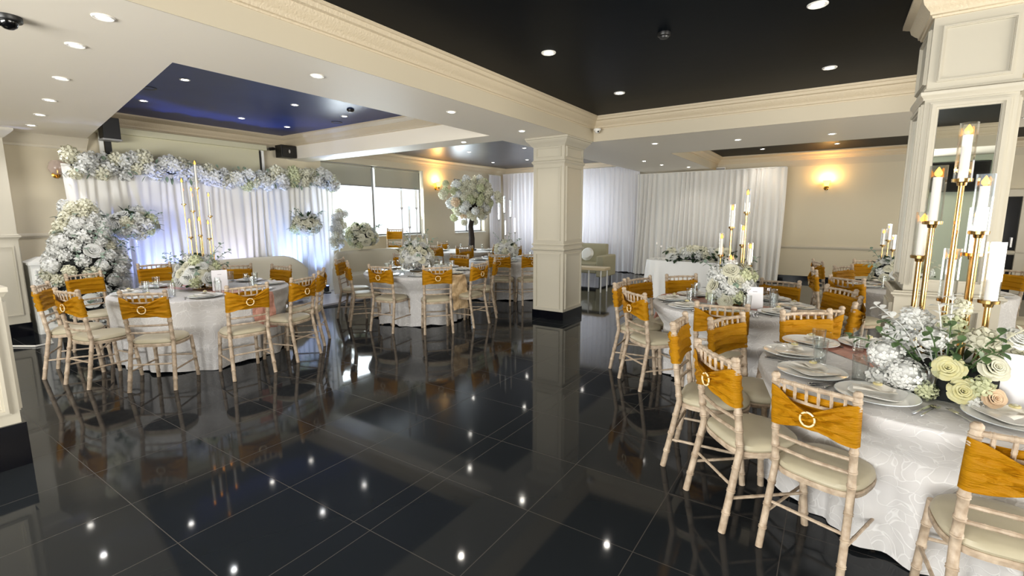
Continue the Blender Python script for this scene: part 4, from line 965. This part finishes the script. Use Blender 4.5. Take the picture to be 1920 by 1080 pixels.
# big floral column at the left
t = thing('flower_column','tall overflowing white flower column at the left end of the backdrop','flower arrangement',(-3.32,1.86,0)); r = random.Random(14)
def colr(z): return .43-.02*z if z < .9 else max(.14,.43-(z-.9)*.36)
MB().grid(lambda u, v: ((colr(v*1.62)*.8)*math.cos(2*PI*u)*.85, colr(v*1.62)*.8*math.sin(2*PI*u), v*1.7),20,12,True).obj('filler_core','dark_filler',t)  # dark inner shell painted as shade behind the blossoms
for i in range(98):
    z = .30+1.5*(i/98)**.9; a = i*2.399963; q = colr(z)*r.uniform(.85,1.05)
    bloom(t, r.choice(['puff','puff','puff_cream','hyd','rose_white','puff']), (q*math.cos(a)*.85, q*math.sin(a), z), (math.cos(a), math.sin(a), .5), r.uniform(.08,.12))
lf = MB()
for i in range(70):
    z = r.uniform(.3,1.7); a = r.random()*6.28; q = colr(z)*.9; leaf(lf, (q*math.cos(a)*.85, q*math.sin(a), z), (math.cos(a), math.sin(a), .2), .16, .07)
for i in range(10):
    a = r.random()*6.28; z = r.uniform(.8,1.3); q = colr(z)*.8; sprig(lf, (q*math.cos(a), q*math.sin(a), z), (math.cos(a), math.sin(a), .7), .42, 9, .045, i)
lf.obj('leaves','leaf_euca',t)
# blossom tree
t = thing('blossom_tree','artificial tree with a wide cream blossom crown and dark trunk before the far window','tree',(-2.68,9.35,ZT+.004)); r = random.Random(17)
MB().lathe([(.001,0),(.13,0),(.13,.03),(.001,.04)],20).obj('base','black',t)
tr = MB().tube([(0,0,.03),(.02,.0,.3),(-.01,.0,.6),(.03,.02,.85),(.02,.02,1.1)],[.085,.075,.065,.06,.035],10)
tr.obj('trunk','bark',t)
br = MB(); tips = []
for i in range(13):
    a = i*2.4; e = Vector((math.cos(a)*r.uniform(.35,.62), math.sin(a)*r.uniform(.35,.62), 1.1+r.uniform(-.2,.62))); s0 = Vector((.02,.02,r.uniform(.75,1.05)))
    br.tube([s0, s0.lerp(e,.5)+Vector((0,0,.08)), e],[.022,.014,.005],6)
br.obj('branches','bark',t)
for i in range(98):
    zz = 1-2*(i+.5)/98; a = i*2.399963; rr = math.sqrt(1-zz*zz); k = r.uniform(.6,1.0)+.14*math.sin(a*3+zz*4)
    p = Vector((.68*rr*math.cos(a)*k, .68*rr*math.sin(a)*k, 1.30+.56*zz*k)); 
    bloom(t, r.choice(['puff_cream','puff_blush' if i%3 == 0 else 'puff_cream','puff','puff_cream','puff_green']), p, p-Vector((0,0,1.1)), r.uniform(.085,.13))
# sofas
def sofa(label, y0, y1, xb, seed):
    yc = (y0+y1)/2; h = (y1-y0)/2; t = thing('curved_sofa', label, 'sofa', (xb,yc,.04), 0, 'curved cream sofas')
    def arc(s): # s in -1..1 -> plan curve, ends sweep forward
        return Vector((.34*max(0,abs(s)-.35)**2/.42, s*h))
    n = 40; prof = [(-.04,.0),(-.06,.3),(-.06,.7),(-.045,.80),(-.01,.825),(.03,.80),(.045,.7),(.06,.42),(.07,.0)]
    def body(u, v):
        s = -1+2*u; p = arc(s); e = arc(min(1,s+.01))-arc(max(-1,s-.01)); e.normalize(); nn = Vector((e.y, -e.x)); k = v*(len(prof)-1); i = min(int(k),len(prof)-2); f = k-i
        d = prof[i][0]*(1-f)+prof[i+1][0]*f; z = prof[i][1]*(1-f)+prof[i+1][1]*f; z *= 1-.30*max(0,(abs(s)-.72)/.28)**2.2 if True else 1
        return (p.x+nn.x*d, p.y+nn.y*d, z+.05)
    mb = MB().grid(body, n, 16); w = 17; mb.f += [tuple(range(w)), tuple(reversed(range(n*w,(n+1)*w)))]
    mb.obj('sofa_back','sofa_cream',t,True,angle=60)
    def seat(u, v):
        s = -.93+1.86*u; p = arc(s); k = [(.05,.12),(.50,.12),(.53,.18),(.53,.36),(.50,.41),(.05,.42)][int(round(v*5))]
        dd = k[0]*(1-.25*abs(s)**4); return (p.x+dd if abs(s) < .7 else p.x*(1)+dd*.98, p.y*(1-.04*k[0]), k[1])
    mb = MB().grid(seat, 30, 5); mb.f += [tuple(range(6)), tuple(reversed(range(180,186)))]
    mb.obj('seat_cushion','sofa_cream',t,True,angle=50)
    for sx, sy in ((.1,-.7),(.1,.7),(.42,-.6),(.42,.6)): MB().tube([(sx,sy*h,0),(sx,sy*h,.13)],.018,8).obj('leg','steel',t)
sofa('long curved cream sofa in front of the blue-lit backdrop', 2.46, 5.05, -3.55, 1); sofa('short curved cream sofa below the window bouquet', 5.62, 7.5, -3.50, 2)
t = MB().box(-4.25,2.31,0,-2.62,7.6,.04).obj('stage_platform','stage',None,False,.006); tag(t,'low glossy white stage platform under the curved sofas','platform')
t = thing('uplight','small black uplight standing between the two curved sofas','light',(-3.72,5.78,.04))
MB().tube([(0,0,.04),(0,0,.16)],[.05,.06],14).obj('housing','black',t); MB().lathe([(.001,.162),(.05,.162)],14,close=True).obj('lens','blue_led',t); MB().box(-.08,-.05,0,.08,.05,.02).obj('foot','black',t,False)
def uplight(y, power, x=-3.68, col=(.30,.45,1), tgt=(-4.0,0,2.6)):
    l = bpy.data.lights.new('led_light','SPOT'); l.energy = power; l.color = col; l.spot_size = math.radians(80); l.spot_blend = 1; l.shadow_soft_size = .05
    o = bpy.data.objects.new('led_light', l); COL.objects.link(o); o.location = (x,y,.2); o.rotation_euler = (Vector((tgt[0],y,tgt[2]))-Vector((x,y,.2))).to_track_quat('-Z','Y').to_euler()
for y, lab in ((2.9,'left'),(4.1,'middle'),(5.15,'right')):
    t = thing('uplight',f'black LED uplight at the foot of the backdrop, {lab} one behind the long sofa','light',(-3.68,y,.04),0,'uplights behind the sofa')
    MB().tube([(0,0,.02),(0,0,.14)],[.045,.055],14).obj('housing','black',t); MB().lathe([(.001,.142),(.045,.142)],14,close=True).obj('lens','blue_led',t)
uplight(2.9,150,col=(.32,.42,1)); uplight(4.1,60,col=(.7,.7,1)); uplight(5.15,140,col=(.36,.52,1)); uplight(5.78,130,col=(.36,.52,1))
# head / cake table
t = thing('cake_table','long cloth-covered table with a flower row before the pale drape','table',(2.72,9.4,0))
def ct(u, v):
    a = 2*PI*u; x, y = se(.78,.36,6,a); k = v*10
    if v < .3: s = v/.3; return (x*s, y*s, .76)
    q = (v-.3)/.7; f = 1+.06*q*math.sin(22*a)+.05*q; return (x*f, y*f, .76-.75*q)
MB().grid(ct, 132, 10, True).obj('draped_cloth','satin',t,True,angle=60)
t = thing('flower_garland','white flower row lying along the front of the cake table','garland',(2.92,9.14,.79)); r = random.Random(41)
for i in range(44):
    u = i/43; bloom(t, r.choice(['rose_white','puff_cream','rose_cream','puff']), (-.5+1.0*u+r.uniform(-.02,.02), r.uniform(-.09,.06), .07+r.uniform(-.05,.12)*(1-.4*abs(u-.5))), (r.uniform(-.5,.5),-1,r.uniform(0,1)), .1)
for i in range(14):
    u = i/13; bloom(t, r.choice(['puff_cream','puff']), (.45+.28*u, -.16+r.uniform(-.04,.04), .04-.12*u+r.uniform(-.05,.05)), (0,-1,.3), .065)
lf = MB()
for i in range(80): leaf(lf, (r.uniform(-.55,.7), r.uniform(-.14,.0), r.uniform(0,.2)), (r.uniform(-1,1),-1,r.uniform(-.5,.8)), .12, .06)
lf.obj('leaves','leaf_dark',t); MB().box(-.5,-.06,.0,.55,.08,.07).obj('garland_core','dark_filler',t,False)
for x, h, lab in ((2.10,.30,'taller'),(2.19,.24,'shorter')):
    t = thing('glass_candlestick',f'{lab} glass candlestick on the left end of the cake table','candlestick',(x,9.3,.762),0,'candlesticks on the cake table')
    MB().lathe([(.001,0),(.035,0),(.03,.006),(.006,.012),(.006,h-.03),(.018,h-.02),(.018,h)],14).obj('stem','glass',t); MB().lathe([(.001,h),(.011,h),(.011,h+.03),(.001,h+.035)],10).obj('candle','candle',t)
# far sofa + white console behind the centre pillar
t = thing('armchair','olive grey upholstered settee before the far drape','settee',(-.15,10.95,0))
MB().box(-.75,.18,.25,.42,.34,.92).obj('backrest','sofa_grey',t,False,.03); MB().box(-.75,-.42,.22,.42,.2,.46).obj('seat','sofa_grey',t,False,.03); MB().box(.42,-.45,.14,.62,.34,.66).obj('armrest','sofa_grey',t,False,.03)
for x, y in ((-.65,-.35),(.5,-.38),(.5,.28),(-.65,.28)): MB().tube([(x,y,0),(x,y,.24)],.02,8).obj('leg','black',t)
cu = MB().lathe([(.001,-.07),(.12,-.06),(.17,0),(.12,.06),(.001,.07)],18).xf(Matrix.Rotation(1.2,4,'X')).obj('scatter_cushion','white',None); cu.location = (-.13,10.86,.67); tag(cu,'white cushion on the olive settee','cushion')
t = thing('coffee_table','narrow cream table on slim white legs beside the centre pillar','table',(.48,9.28,0))
MB().box(-.6,-.17,.47,.6,.17,.53).obj('tabletop','table_wood',t,False,.01)
for x, y in ((-.5,-.12),(.22,-.12),(.5,-.12),(.54,.12),(-.5,.12)): MB().tube([(x,y,0),(x,y,.48)],.016,8).obj('leg','white',t)
# spare chairs stacked by the wide window
for z, d_ in ((.04,'lower one of the stack by the wide window'),(.38,'upper one of the stack by the wide window')): put_chair(-3.95, 7.95, -60, f'limewashed chair with mustard sash, {d_}', 'stacked spare chairs', z)
# cable at the left wall
pts = [(-4.1+.25*k+.05*math.sin(k*2), .9+.07*k+.03*math.sin(k*3), .012) for k in range(3)]+[(-3.3,1.25,.012),(-3.35,1.42,.012),(-3.6,1.46,.012),(-3.9,1.5,.012),(-3.95,1.52,.1)]
o = MB().tube(pts,.012,8).obj('cable','white_plastic'); tag(o,'white cable lying on the floor beside the left wall pillar','cable')
o = MB().tube([(-2.6,4.6,.009),(-2.35,5.2,.009),(-2.55,5.9,.009),(-2.5,6.5,.009)],.007,6).obj('cable','black'); tag(o,'thin black cable along the stage edge by the centre table','cable')
